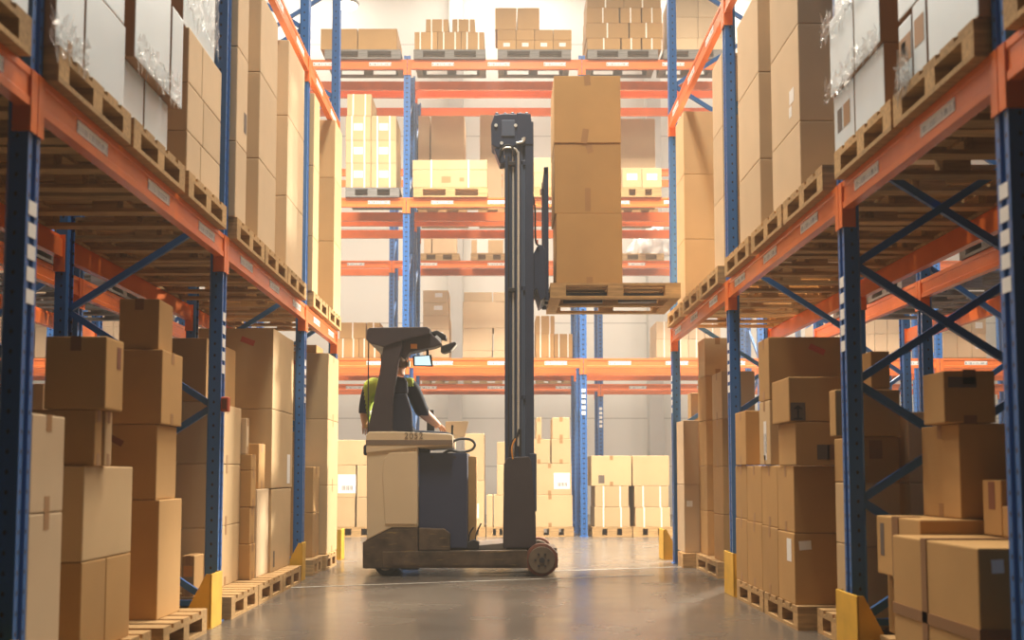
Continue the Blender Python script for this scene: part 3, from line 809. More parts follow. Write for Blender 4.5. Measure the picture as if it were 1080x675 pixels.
# left bay nearest: loads on three pallets
yA0, yA1, yA2 = px_y(-1, 49, 60), px_y(-1, 89, 100), px_y(-1, 132, 100)
hA = AT(132, 29, yA2)[1]
cell('pair-wide whitish carton at the near bottom of the first full left shelf load', -1, yA0, yA1 - .01, ZU, hA, tape='s')
cell('whitish carton at the far bottom of the first full left shelf load', -1, yA1, yA2, ZU, hA)
cell('whitish carton at the near top of the first full left shelf load', -1, yA0, yA1 + .1, hA, hA + .4)
cell('whitish carton at the far top of the first full left shelf load', -1, yA1 + .1, yA2 - .02, hA, hA + .4)
cell('carton at the bottom of the load over the nearest left post', -1, 3.0, 3.78, ZU, ZU + .5)
cell('carton at the top of the load over the nearest left post', -1, 3.0, 3.78, ZU + .5, ZU + .95)
cell('carton load on the left shelf before the nearest post', -1, 2.2, 2.95, ZU, ZU + .9)
cell('carton load on the left shelf nearest the camera', -1, 1.35, 2.15, ZU, ZU + .9)
yB = [px_y(-1, x, 110) for x in (133, 160.5, 185)]
hB = AT(132, 54, yB[0])[1]
cell('whitish carton at the near bottom of the second left shelf load', -1, yB[0], yB[1] - .01, ZU, hB, X=1.79)
cell('whitish carton at the far bottom of the second left shelf load', -1, yB[1], yB[2], ZU, hB, X=1.79)
yB2 = [px_y(-1, x, 60) for x in (139, 178.5, 191)]
cell('large overhanging whitish carton at the top of the second left shelf load', -1, yB2[0], yB2[1] - .02, hB, hB + .62, X=1.74)
cell('slim overhanging whitish carton at the top of the second left shelf load', -1, yB2[1], yB2[2], hB, hB + .50, X=1.74)
yC = [px_y(-1, x, 190) for x in (199.5, 214.5, 235)]
zC = [ZU] + [AT(200, y, yC[0])[1] for y in (137, 86)]
zC.append(zC[-1] + .32)
for r_, nm in enumerate(('bottom', 'middle', 'top')):
    sp = yC[1] + (.04 if r_ == 1 else 0)
    cell(f'small carton, near one of the {nm} row in the third left shelf load', -1, yC[0], sp, zC[r_], zC[r_ + 1], X=1.77, m=KRAFT_PALE)
    cell(f'small carton, far one of the {nm} row in the third left shelf load', -1, sp, yC[2], zC[r_], zC[r_ + 1], X=1.77, m=KRAFT_PALE)
cell('film-wrapped carton topping the third left shelf load', -1, yC[0] - .05, yC[2] - .1, zC[3], zC[3] + .5, X=1.79)
# left towers
def tower(where, side, X, xn, yn, xf, yf, seams, m=KRAFT_PALE, depth=1.0, tape='', adj='tall pale carton', st={}, top_extra=None, far_limit=None):
    Yn = PX(xn, yn, side * X)[0]; Yf = PX(xf, yf, side * X)[0]
    if far_limit: Yf = far_limit
    zs = [AT(xn, y, Yn)[1] for y in seams]
    if top_extra: zs.append(zs[-1] + top_extra)
    z = ZU; n = len(zs)
    for k, zt in enumerate(zs):
        cell(f'{adj}, {LEVEL[n][k]} of the {where}', side, Yn, Yf, z, zt, X=X, depth=depth, m=m, tape=tape, st=st.get(k, ())); z = zt
    return Yn, Yf
print('towers', tower('tower just past the post above the red reflector', -1, 1.755, 240, 120, 261, 150, [136, 33], top_extra=.6, st={1: (('a', .8, .3, .07, .14, 'grey'),)}))
print(tower('second tower past the reflector post', -1, 1.755, 273.5, 166, 291.5, 190, [166.5, 75.5], top_extra=.6))
print(tower('shorter tower before the third post, left shelf', -1, 1.755, 303, 200, 320, 220, [206, 121.5, 41.5]))
print(tower('tower right behind the third post, left shelf', -1, 1.755, 324, 190, 337, 190, [240, 163, 84], m=KRAFT_GOLD))
print(tower('end tower on the left shelf', -1, 1.755, 352.5, 260, 363.5, 260, [254, 187, 126], m=KRAFT_GOLD))
# right
yA = [px_y(1, x, 60) for x in (1033, 977, 947)]
hR = AT(946, 29, yA[2])[1]
cell('large whitish carton at the near bottom of the nearest full right shelf load', 1, yA[0], yA[1] - .01, ZU, hR + .18)
cell('whitish carton with brown printed squares at the nearest full right shelf load', 1, (yA[1] + yA[2]) / 2, yA[2], ZU, hR, st=(('a', .5, .55, .13, .12, 'tape'), ('a', .62, .58, .05, .06, 'grey')))
cell('slim whitish carton with a brown print in the nearest full right shelf load', 1, yA[1], (yA[1] + yA[2]) / 2 - .005, ZU, hR + .02, st=(('a', .5, .58, .10, .12, 'tape'),))
cell('whitish carton at the far top of the nearest full right shelf load', 1, yA[1], yA[2], hR + .022, hR + .42)
cell('whitish carton at the near top of the nearest full right shelf load', 1, yA[0], yA[1] - .01, hR + .18, hR + .55)
cell('film-wrapped carton overhead in the top right corner', 1, 2.85, 3.55, ZU, ZU + .5)
cell('carton load on the right shelf second from the camera', 1, 2.0, 2.75, ZU, ZU + .8)
cell('carton load on the right shelf nearest the camera', 1, 1.15, 1.9, ZU, ZU + .8)
yB = [px_y(1, x, 140) for x in (933.5, 901, 877)]
hb1 = AT(876, 106, yB[2])[1]; hb2 = AT(870, 31, yB[2] + .05)[1]
cell('whitish carton with a side label at the near bottom of the second right shelf load', 1, yB[0], yB[1] - .005, ZU, hb1, st=(('f', .12, .45, .13, .26, 'label'),))
cell('whitish carton with brown prints at the far bottom of the second right shelf load', 1, yB[1], yB[2], ZU, hb1, st=(('a', .35, .5, .10, .12, 'tape'), ('a', .7, .5, .07, .12, 'grey')))
cell('whitish carton at the near top of the second right shelf load', 1, yB[0], yB[1] - .06, hb1, hb2, X=1.74)
cell('whitish carton at the far top of the second right shelf load', 1, yB[1] - .055, yB[2] + .06, hb1, hb2, X=1.74)
cell('film-wrapped carton crowning the second right shelf load', 1, yB[0] + .05, yB[2], hb2, hb2 + .42, X=1.77)
print(tower('widest tower on the right shelf', 1, 1.83, 843, 127, 813.5, 150, [127, 24.5], m=KRAFT_PALE, top_extra=.6, st={1: (('a', .25, .35, .10, .09, 'paper'), ('a', .3, .2, .06, .07, 'paper'))}))
print(tower('tower just before the third post on the right shelf', 1, 1.80, 801, 167, 779, 190, [167, 75.6], top_extra=.6))
print(tower('tower just behind the third post on the right shelf', 1, 1.80, 763, 220, 752.5, 220, [206, 132, 55]))
print(tower('end tower on the right shelf beside the lifted pallet', 1, 1.80, 722.5, 300, 714, 300, [252, 183.6, 117], m=KRAFT_GOLD, depth=.7))
print('cartons so far', NBOX[0])

# stretch film sleeves (crumpled)
def film(label, x, y0, y1, z0, z1, side, depth=1.06, amp=.007):
    ny, nz = 40, 12
    rnd = random.Random(label)
    vs = []
    for i in range(ny + 1):
        for j in range(nz + 1):
            edge = 1.6 if j in (0, nz) else 1
            vs.append((side * (-abs(rnd.gauss(0, amp * edge)) - .004), (y1 - y0) * i / ny + rnd.gauss(0, .004), (z1 - z0) * j / nz + (rnd.gauss(0, .03) if j in (0, nz) else 0)))
    fs = [(i * (nz + 1) + j, (i + 1) * (nz + 1) + j, (i + 1) * (nz + 1) + j + 1, i * (nz + 1) + j + 1) for i in range(ny) for j in range(nz)]
    # returns round both ends of the load
    me = MB().add(vs, fs).mesh('stretch_film', FILM, smooth=True)
    o = link('stretch_film', me, None, (x, y0, z0))
    return tag(o, label, 'plastic film', 'clear stretch film on shelf loads')
film('crumpled clear film along the bottom of the first full left shelf load', -1.752, yA0, yA1, ZU - .02, ZU + .10, -1)
film('crumpled clear film along the seam of the overhanging left shelf load', -1.737, yB2[0], yB2[2] - .1, hB - .02, hB + .10, -1)
film('clear film over the carton topping the third left shelf load', -1.782, yC[0] - .05, yC[2] - .1, zC[3] + .08, zC[3] + .5, -1)
film('crumpled clear film along the bottom of the nearest full right shelf load', 1.752, (yA[1] + yA[2]) / 2, yA[2], ZU - .02, ZU + .12, 1)
film('clear film folded over the top edge of the second right shelf load', 1.737, yB[0], yB[2] + .06, hb2 - .09, hb2 + .03, 1)
film('clear film along the middle seam of the second right shelf load', 1.737, yB[0], yB[2], hb1 - .02, hb1 + .07, 1)

# ------------------------------------------------------------------ cross rack loads
GF = 'cartons on the far cross rack'
ORD = ['first', 'second', 'third', 'fourth', 'fifth', 'sixth']
ROWN = {1: ['only row'], 2: ['bottom row', 'top row'], 3: ['bottom row', 'middle row', 'top row'], 4: ['bottom row', 'second row', 'third row', 'top row'], 5: ['bottom row', 'second row', 'third row', 'fourth row', 'top row']}
def load(where, Y, z0, rows, depth=.8, m=None, tape='', adj='carton', st={}, group=GF, tapes=None):
    z = z0
    for k, (yt, cells) in enumerate(rows):
        n = len(cells)
        for i, (xa_, xb_) in enumerate(cells):
            x0, zt = AT(xa_, yt, Y); x1, _ = AT(xb_, yt, Y)
            rn = ROWN[len(rows)][k]
            lab = f'carton filling the {rn}, {where}' if n == 1 else f'{ORD[i]} carton from left, {rn}, {where}'
            tp = tapes[k] if tapes else tape
            carton(lab, x0, x1, Y, Y + depth * (1 - .04 * k), z, zt, m or KRAFT_PALE, tp, st.get((k, i), ()), group)
        z = AT(530, yt, Y)[1]
def ev(a, b, n): return [(a + (b - a) * i / n, a + (b - a) * (i + 1) / n) for i in range(n)]
YF = Y1 - .06
def far_pallet(px0, px1, Y, z, where, m=None):
    x0 = AT(px0, 400, Y)[0]; x1 = AT(px1, 400, Y)[0]
    pallet((x0 + x1) / 2, Y + .42, z, f'wooden pallet under the {where}', w=.80, d=x1 - x0, m=m, group='wooden pallets on the far cross rack', parts=False)
def far(where, Y, z, px0, px1, rows, mw=None, **k):
    far_pallet(px0, px1, Y, z, where, mw)
    load(where, Y + .02, z + PH + (.004 if z > .5 else .001), rows, **k)
# floor
far('floor load left of the forklift', YF, 0, 354, 400, [(524.5, [(352, 374.5), (376, 400)]), (490.5, [(352, 375.5), (376.5, 398)]), (464, [(352, 398)])], m=KRAFT_GOLD, tape='', st={(1, 0): (('f', .60, .42, .27, .28, 'barcode'),)})
far('floor load just right of the battery', YF, 0, 488, 512, [(507, [(490, 511)]), (457, [(490, 511)])], m=KRAFT_GOLD, st={(0, 0): (('f', .62, .35, .06, .22, 'paper'),)})
far('small floor load between battery and mast', YF, 0, 513, 537, [(522, [(513, 520), (520.5, 537)]), (490, [(524, 540)]), (466, [(524, 540)])], m=KRAFT_GOLD)
far('floor load just right of the mast', YF, 0, 563, 604.5, [(522, [(556, 604)]), (489, [(556, 603)]), (463, [(556, 580.5), (581.5, 602)]), (440, [(565.5, 571.5), (582.5, 601)])], m=KRAFT_GOLD, tape='f',
    st={(1, 0): (('f', .78, .45, .24, .24, 'barcode'),)})
far('strapped floor load touching the blue post', YF, 0, 624, 665.5, [(535, [(627, 664.5)]), (512.5, [(627.5, 663)]), (480.5, [(623.5, 666)])], m=KRAFT_GOLD, tapes=['strap2', 'strap2', 'f'], st={(2, 0): (('f', .25, .22, .09, .12, 'grey'),)})
far('strapped floor load beside the right rack', YF, 0, 666.5, 708, [(535, [(670, 707)]), (512.5, [(669, 705.5)]), (480.5, [(667, 706)])], m=KRAFT_GOLD, tapes=['strap2', 'strap2', ''])
# level one: loads on the back-to-back row, their pallets hidden behind the front beam
YB = Y2 - .04
far('low shelf load left behind the forklift roof', YB, C1, 356, 402, [(357, ev(356, 401, 2)), (340, [(358, 386), (387, 401)])], m=KRAFT, tapes=['strap2', 'strap1'])
far('low shelf load of labelled cartons behind the post', YB, C1, 440, 475, [(360, [(446, 474)]), (347, [(446, 474)]), (333, [(446, 474)]), (319, [(446, 473)]), (306, [(446, 473)])], m=KRAFT_PALE, st={(4, 0): (('f', .62, .6, .12, .07, 'paper'),), (3, 0): (('f', .60, .6, .14, .07, 'paper'),), (1, 0): (('f', .62, .6, .13, .07, 'paper'),)})
far('low shelf wrapped load left of the mast', YB, C1, 487, 535, [(370, [(488, 519), (520, 536)]), (346, [(488, 519.5), (520.5, 536)]), (318, [(488, 536)]), (308, [(489, 519), (520, 536)])], m=KRAFT_PALE)
far('low shelf strapped load right of the mast', YB, C1, 562, 604, [(352, ev(565, 604, 2)), (333, [(565, 585)])], m=KRAFT, tape='strap2')
far('low shelf strapped load by the right rack end', YB, C1, 690, 762, [(357.5, ev(692, 760, 4)), (339, ev(692, 760, 4))], m=KRAFT_PALE, tape='strap1')
# low shelf loads seen through the side racks
far('shelf load at the left picture edge', YB, C1, -10, 32, [(345, ev(-8, 31, 2)), (312, ev(-8, 31, 2)), (285, ev(-8, 30, 2))], m=KRAFT_PALE)
far('shelf load seen between the left braces', YB, C1, 36, 81, [(345, ev(37, 80, 2)), (312, ev(37, 80, 2)), (283, ev(37, 80, 2))], m=KRAFT_PALE)
far('shelf load seen above the dark left carton', YB, C1, 96, 144, [(345, ev(97, 143, 2)), (312, ev(97, 143, 2)), (288, ev(97, 143, 2))], m=KRAFT_PALE)
far('shelf load seen beyond the left tower', YB, C1, 196, 240, [(345, ev(198, 238, 2)), (318, ev(198, 238, 2))], m=KRAFT_PALE)
far('shelf load seen through the crossed right braces', YB, C1, 908, 950, [(352, ev(909, 949, 3)), (336, ev(909, 949, 3))], m=KRAFT_PALE)
far('shelf load seen right of the crossed braces', YB, C1, 992, 1042, [(352, ev(994, 1040, 3)), (334, ev(994, 1040, 3))], m=KRAFT_PALE, st={(1, 2): (('f', .5, .5, .12, .1, 'paper'),), (0, 2): (('f', .5, .5, .12, .1, 'paper'),)})
far('shelf load seen under the near right shelf', YB, C1, 862, 904, [(356, ev(863, 903, 2)), (340, ev(863, 903, 2))], m=KRAFT_PALE)
# level two
far('middle shelf film-wrapped load left of the post', YF, C2, 362, 419.5, [(172, ev(364.5, 418, 2)), (148, ev(364.5, 418, 2)), (122, ev(364.5, 418, 2)), (99, [(366, 392)])], m=KRAFT_GOLD, tape='strap2', mw=WOOD_SHADED,
    st={(k, i): (('f', .5, .55, .14, .11, 'paper'),) for k in range(3) for i in range(2)})
far('middle shelf long flat load left of the mast', YF, C2, 434.5, 514, [(179, [(435, 514)]), (168.5, [(435, 514)])], m=KRAFT_GOLD, tape='strap2', st={(0, 0): (('f', .45, .45, .14, .10, 'tape'), ('f', .66, .45, .07, .06, 'tape'))})
far('middle shelf tall rear load left of the mast', YB, C2, 440, 492, [(122, [(441, 453.5), (454.5, 490)])], m=KRAFT_PALE)
far('middle shelf cream load behind the mast head', YB, C2, 504, 555, [(121, ev(506, 553, 2))], m=KRAFT_PALE)
far('middle shelf pair between mast and lifted cartons', YF, C2, 560, 606, [(182, ev(563, 605, 2)), (166, ev(563, 605, 2))], m=KRAFT_GOLD, tape='')
far('middle shelf pair right of the lifted cartons', YF, C2, 655, 700, [(177, ev(656, 698, 2))], m=KRAFT_GOLD, tape='', st={(0, 0): (('f', .5, .55, .16, .10, 'paper'),), (0, 1): (('f', .5, .55, .16, .10, 'paper'),)})
far('middle shelf tall cream load right of the lifted cartons', YB, C2, 650, 696, [(125, [(653, 691)])], m=KRAFT_PALE)
# level three
far('top shelf pair of plain cartons at the left end', YF, C3, 338, 420, [(30, [(338, 377), (377.5, 419)])], m=KRAFT, mw=WOOD_SHADED)
far('top shelf strapped load left of the mast', YF, C3, 434, 511.5, [(33.5, ev(437, 511, 3)), (20, [(449, 473), (477, 501)])], m=KRAFT, tape='strap2', mw=WOOD_SHADED)
far('top shelf load above the mast', YF, C3, 525, 604, [(42, ev(524.5, 603, 4)), (31, ev(524.5, 603, 4)), (8, [(522, 545), (545.5, 569)])], m=KRAFT, mw=WOOD_SHADED, st={(0, i): (('f', .5, .5, .10, .06, 'paper'),) for i in range(4)})
far('top shelf tall load above the lifted cartons', YF, C3, 622, 698, [(40, [(619, 654.5), (655.5, 676), (677, 698)]), (24, [(618, 663), (664, 699)]), (8, [(618.5, 653), (654, 676), (677, 698)]), (-8, ev(619, 697, 2))], m=KRAFT, tape='strap1', mw=WOOD_SHADED)
far('top shelf wrapped load at the right end', YF, C3, 704, 768, [(40, ev(706, 766, 2)), (18, ev(706, 766, 2)), (-6, ev(706, 766, 2))], m=KRAFT_PALE, mw=WOOD_SHADED)
# back row
far('back row small load left of the mast', Y3 - .03, D2, 441, 484, [(246, [(447, 455), (456, 481)])], m=KRAFT_PALE, depth=.7)
far('back row labelled load beside the mast', Y3 - .03, D2, 496, 536, [(253, [(497, 531)])], m=KRAFT_GOLD, depth=.7, st={(0, 0): (('f', .35, .55, .22, .28, 'paper'),)})
far_pallet(445, 481, Y3 - .03, D1, 'low back shelf left of the screen stand'); far_pallet(489, 530, Y3 - .03, D1, 'low back shelf left of the mast'); far_pallet(566, 602, Y3 - .03, D1, 'low back shelf right of the mast')
far_pallet(655, 702, Y3 - .03, D2, 'crumpled film heap')
print('cartons total', NBOX[0])
# heap of film on the back row
rnd = random.Random(5)
bm = bmesh.new(); bmesh.ops.create_icosphere(bm, subdivisions=4, radius=1)
xc, zc = AT(682, 270, Y3 + .3); 
from mathutils import noise as mnoise
for v in bm.verts:
    n = mnoise.noise(v.co * 2.2) * .35 + mnoise.noise(v.co * 6) * .16
    v.co *= 1 + n
    t = max(0, v.co.z)
    v.co.x = v.co.x * .42 * (1 - .45 * t) + .18 * t; v.co.y *= .34; v.co.z = max(0, v.co.z * .62 + .10)
me = bpy.data.meshes.new('film_bundle'); bm.to_mesh(me); bm.free()
for p in me.polygons: p.use_smooth = True
me.materials.append(FILM_HEAP)
tag(link('film_bundle', me, None, (xc, Y3 + .32, D2 + PH + .005)), 'crumpled heap of clear film on the back row right of the lifted cartons', 'plastic film')

# ------------------------------------------------------------------ the forklift (reach truck seen side-on)
YN, YW = 9.66, 1.08           # near side and width
YC_ = YN + YW / 2
fk = root('forklift', (-.4, YC_, 0), 'cream and dark grey reach forklift standing side-on across the aisle, mast raised', 'forklift')
OX, OY = -.4, YC_
def fp(px, py): x, z = AT(px, py, YN); return x - OX, z
def fpoly(pts, y0, y1, name, m, bevel=.008, parent=None, seg=2, label=None, mb=None):
    mb = mb or MB()
    mb.prism([fp(*p) for p in pts], 'y', y0 - OY, y1 - OY)
    return mb.build(name, m, parent or fk, bevel=bevel, seg=seg, label=label)
YE = YN + YW
# chassis skirt and its step box
fpoly([(382, 601), (382, 571), (386, 570), (413, 557), (441, 556.5), (441, 578), (589, 580), (589, 601)], YN + .25, YE - .25, 'chassis', FL_BROWN)
fpoly([(382, 600), (382, 572), (413, 557), (440.5, 556.5), (440.5, 581), (441, 600)], YN + .02, YN + .25, 'chassis_skirt', FL_BROWN, bevel=.012)
fpoly([(382, 600), (382, 572), (413, 557), (440.5, 556.5), (441, 600)], YE - .25, YE - .02, 'chassis_skirt', FL_BROWN, bevel=.012)
fpoly([(441.5, 581), (441.5, 557), (468, 558), (474.5, 563), (474.5, 581)], YN + .02, YN + .24, 'step_box', FL_BROWN, bevel=.01)
for y0, y1 in ((YN, YN + .13), (YE - .13, YE)):
    lg = fpoly([(403, 599), (403, 582), (556, 580.5), (556, 599.5)], y0, y1, 'support_leg', FL_BROWN, bevel=.006)
    mb = MB(); mb.prism([fp(*p) for p in [(408, 596), (408, 585), (550, 584), (550, 596)]], 'y', y0 - OY - .006, y0 - OY + .002); mb.build('leg_panel', FL_BROWN, lg)
    fpoly([(554, 600), (554, 583), (566, 579.5), (585, 580), (589, 584), (589, 600)], y0 + .10, y1 + .03, 'wheel_bracket', FL_BROWN, bevel=.006)
    wx, wz = fp(571.5, 591)
    wz = .150
    wl = MB().lathe([(.0, 0), (.05, 0), (.115, .004), (.148, .012), (.150, .02), (.150, .085), (.145, .09), (.0, .09)], (wx, y0 - OY + .005, wz), 'y', 32).build('load_wheel', WHEEL_RED, fk, smooth=True)
    MB().lathe([(0, -.012), (.118, -.012), (.124, .006), (0, .006)], (wx, y0 - OY + .005, wz), 'y', 28).build('wheel_disc', DISC, wl, smooth=True)
    bt = MB()
    for k in range(6):
        a = k * math.pi / 3
        bt.lathe([(0, -.02), (.011, -.02), (.011, -.008), (0, -.008)], (wx + .06 * math.cos(a), y0 - OY + .005, wz + .06 * math.sin(a)), 'y', 8)
    bt.lathe([(0, -.022), (.026, -.022), (.026, -.008), (0, -.008)], (wx, y0 - OY + .005, wz), 'y', 12)
    bt.build('wheel_bolts', INK, wl)
wx, wz = fp(405, 600)
for y0 in (YN + .10, YE - .22):
    dw = MB().lathe([(0, 0), (.085, 0), (.10, .012), (.10, .105), (.085, .115), (0, .115)], (wx, y0 - OY, .10), 'y', 28).build('drive_wheel', RUBBER, fk, smooth=True)
    MB().lathe([(0, -.004), (.055, -.004), (.055, .004), (0, .004)], (wx, y0 - OY, .10), 'y', 20).build('wheel_disc', STEEL, dw)
MB().box(fp(420, 590)[0], fp(440, 590)[0], -.3, .3, .04, .1).build('drive_motor_cover', MAST_LT, fk, bevel=.01)
# cream body
body = fpoly([(386.5, 570), (386.5, 472), (440.5, 472), (440.5, 556.5), (413, 556.5)], YN + .015, YN + .15, 'body_panel', CREAM, bevel=.015, seg=3)
mb = MB(); mb.prism([fp(*p) for p in [(406, 553), (403, 500), (405, 484), (411, 477), (440, 476.5), (440, 553)]], 'y', YN - OY + .006, YN - OY + .02)
mb.build('access_cover', CREAM, body, bevel=.006, seg=2)
hood = fpoly([(386, 478), (386, 459), (389, 455.2), (416, 455), (474, 457.5), (477.5, 459), (477.5, 470), (441, 472)], YN, YN + .15, 'hood', CREAM, bevel=.012, seg=3)
fpoly([(385.8, 469.3), (385.8, 464), (477.3, 464), (477.3, 469.3)], YN - .004, YN + .2, 'hood_stripe', STRIPE, bevel=.002, parent=hood)
fpoly([(386.5, 575), (386.5, 514), (441, 514), (441, 575)], YN + .151, YE - .04, 'cab_floor', FL_DARK, bevel=.006)
fpoly([(386.5, 560), (386.5, 470), (420, 470), (420, 560)], YE - .038, YE, 'operator_side_panel', FL_DARK, bevel=.01)
fpoly([(441.5, 474), (441.5, 459), (477, 460), (477, 472)], YN + .151, YE - .34, 'dashboard', CREAM, bevel=.01)
# fleet number
tcu = bpy.data.curves.new('fleet_number', 'FONT'); tcu.body = '2052'; tcu.size = .080; tcu.extrude = .0012; tcu.align_x = 'CENTER'; tcu.space_character = 1.12
to = bpy.data.objects.new('fleet_number', tcu); COL.objects.link(to)
bpy.context.view_layer.update()
tme = bpy.data.meshes.new_from_object(to.evaluated_get(bpy.context.evaluated_depsgraph_get()))
bpy.data.objects.remove(to)
tme.materials.clear(); tme.materials.append(STRIPE)
tx, tz = fp(436.3, 462.6)
tob = link('fleet_number', tme, hood, (tx, YN - OY - .003, tz), 'dark fleet number 2052'); tob.rotation_euler = (R(90), 0, 0)
# battery
bat = fpoly([(441, 578), (441, 477), (492.5, 477.5), (492.5, 579)], YN + .10, YE - .10, 'battery', NAVY, bevel=.006)
fpoly([(492.3, 578), (492.3, 480), (500.5, 481), (500.5, 578)], YN + .42, YE - .10, 'battery_end_reflection', KRAFT, bevel=.004, parent=bat, label='brown reflection drawn on the battery end')  # brown slab standing in for a reflection on the battery's side
bl = MB()
for px in (455, 479):
    x, z = fp(px, 482); bl.lathe([(0, -.006), (.014, -.006), (.014, .006), (0, .006)], (x, YN + .10 - OY, z), 'y', 12)
bl.build('lifting_hole', INK, bat)
x, z = fp(446, 475.5); MB().box(x - .045, x + .05, YN + .13 - OY, YN + .26 - OY, z - .03, z + .02).build('battery_plug', RUBBER, bat, bevel=.008)
def fcurve(pts, y, r, name, m, parent=None, n=8):
    p3 = []
    ctrl = [Vector((fp(a, b)[0], (y if not isinstance(y, list) else y[i]) - OY, fp(a, b)[1])) for i, (a, b) in enumerate(pts)]
    # Catmull-Rom
    c = [ctrl[0]] + ctrl + [ctrl[-1]]
    for i in range(1, len(c) - 2):
        for k in range(6):
            t = k / 6; p0, p1, p2, q = c[i - 1], c[i], c[i + 1], c[i + 2]
            p3.append(.5 * ((2 * p1) + (p2 - p0) * t + (2 * p0 - 5 * p1 + 4 * p2 - q) * t * t + (3 * p1 - p0 - 3 * p2 + q) * t ** 3))
    p3.append(ctrl[-1])
    return MB().tube(p3, r, n).build(name, m, parent or fk, smooth=True)
fcurve([(476, 466), (484, 462.5), (495, 463), (500.5, 468), (497, 474), (486, 476.5), (474, 475), (467, 478)], [YN + .12] * 8, .012, 'power_cable', RUBBER)
fcurve([(494, 579), (494.5, 565), (499, 557)], YN + .14, .007, 'lever', RUBBER)
fcurve([(500, 578), (502, 564), (507, 553)], YN + .20, .007, 'lever', RUBBER)
fpoly([(491, 580), (492, 573), (500, 570), (505, 573), (505, 580)], YN + .10, YN + .24, 'pedal_block', RUBBER, bevel=.006)
fpoly([(500, 581), (500, 577), (534, 574), (534, 581)], YN + .2, YE - .2, 'battery_tray', STEEL, bevel=.004)
# overhead guard: pillar, roof, rear rod
fpoly([(387.5, 455), (388.5, 448), (400, 392), (404.5, 362), (396, 350), (412, 349), (423, 357), (424, 366), (419.5, 382), (414, 420), (413, 455)], YN + .02, YN + .13, 'guard_pillar', FL_DARK, bevel=.012, seg=3)
fpoly([(387.5, 470), (388.5, 448), (390, 392), (391, 362), (397, 362), (397, 392), (398, 470)], YE - .10, YE - .04, 'guard_pillar', FL_DARK, bevel=.012, seg=3)
roof = fpoly([(386, 358), (387, 347.5), (390, 345.3), (450, 344.5), (454, 347), (454, 352), (424, 359), (404, 366), (390, 362)], YN, YE, 'guard_roof', FL_DARK, bevel=.01, seg=2)
fpoly([(418, 372), (424, 359), (454, 350), (466, 362), (458, 365), (431, 371), (427, 378)], YN + .06, YN + .24, 'roof_bracket', FL_DARK, bevel=.01)
x, z = fp(436, 364.5); MB().box(x - .03, x + .03, YN + .05 - OY, YN + .062 - OY, z - .022, z + .022).build('warning_sticker', ORANGE_ST, roof, label='small orange warning sticker')
fcurve([(388.2, 456), (388.2, 400), (388.5, 356)], YN + .02, .006, 'guard_rod', RUBBER)
fcurve([(388.2, 456), (388.2, 400), (388.5, 356)], YE - .03, .006, 'guard_rod', RUBBER)
# work lamps and beacon on the roof edge
wl = fpoly([(452, 349), (460, 346.5), (470, 352), (470, 356.5), (463, 355)], YN + .10, YN + .26, 'work_lamp', RUBBER, bevel=.01)
fpoly([(456, 356), (460, 351), (464.5, 356), (464, 362), (458, 362)], YN + .10, YN + .22, 'lamp_lens', WHITE, bevel=.006, parent=wl)
wl = fpoly([(464, 370), (464.5, 364), (479, 359), (481, 361), (474, 369), (468, 371)], YN + .08, YN + .22, 'work_lamp', RUBBER, bevel=.008)
fpoly([(473, 368), (479.5, 360.5), (481.5, 361.5), (475.5, 368.5)], YN + .09, YN + .21, 'lamp_lens', REFLECT, bevel=.003, parent=wl)
# monitor
mo = fpoly([(434, 384), (433.5, 373.5), (453.5, 372), (455.5, 384.5)], YN + .16, YN + .20, 'monitor', RUBBER, bevel=.004)
fpoly([(436, 383.2), (435.8, 374.2), (451.5, 373.2), (453.5, 383.4)], YN + .155, YN + .165, 'screen', SCREEN, bevel=0, parent=mo, label='lit pale blue screen')
fcurve([(449, 365), (449.5, 371), (448, 374)], YN + .18, .012, 'monitor_arm', RUBBER)
# seat, console, clipboard
YS = YN + .16
seat = fpoly([(410, 455), (411.5, 420), (413, 413), (426.5, 413), (432, 432), (433.5, 455)], YS, YS + .12, 'seat_back', SEAT, bevel=.02, seg=3)
fpoly([(412, 413.5), (412.5, 397), (414, 395), (425, 396), (427.5, 401), (428, 413.5)], YS, YS + .10, 'headrest', SEAT, bevel=.02, seg=3, parent=seat)
sx, sz = fp(411, 466); PZs = AT(410, 461, YN + .42)[1] + .02
MB().box(sx - .15, sx + .15, YS + .2 - OY, YS + .45 - OY, .82, PZs - .20).build('seat_pedestal', FL_DARK, fk, bevel=.01)
MB().box(sx - .28, sx + .26, YS + .1 - OY, YS + .55 - OY, PZs - .20, PZs - .095).build('seat_cushion', SEAT, fk, bevel=.03, seg=3)
fpoly([(436, 457), (436, 453), (470, 455), (476, 457), (476, 459)], YN + .1, YN + .55, 'control_console', MAST_LT, bevel=.006)
fcurve([(476.5, 459), (476.5, 450), (477, 448)], YN + .08, .010, 'joystick', RUBBER)
fpoly([(444, 452.5), (444, 427), (452, 427), (453, 440), (453, 452.5)], YN + .74, YN + .80, 'lever_housing', RUBBER, bevel=.01)
fpoly([(464, 460), (465, 440), (488, 439.5), (491.5, 440), (486, 460)], YE - .28, YE - .265, 'document_board', KRAFT_PALE, bevel=.002, label='tan document board')
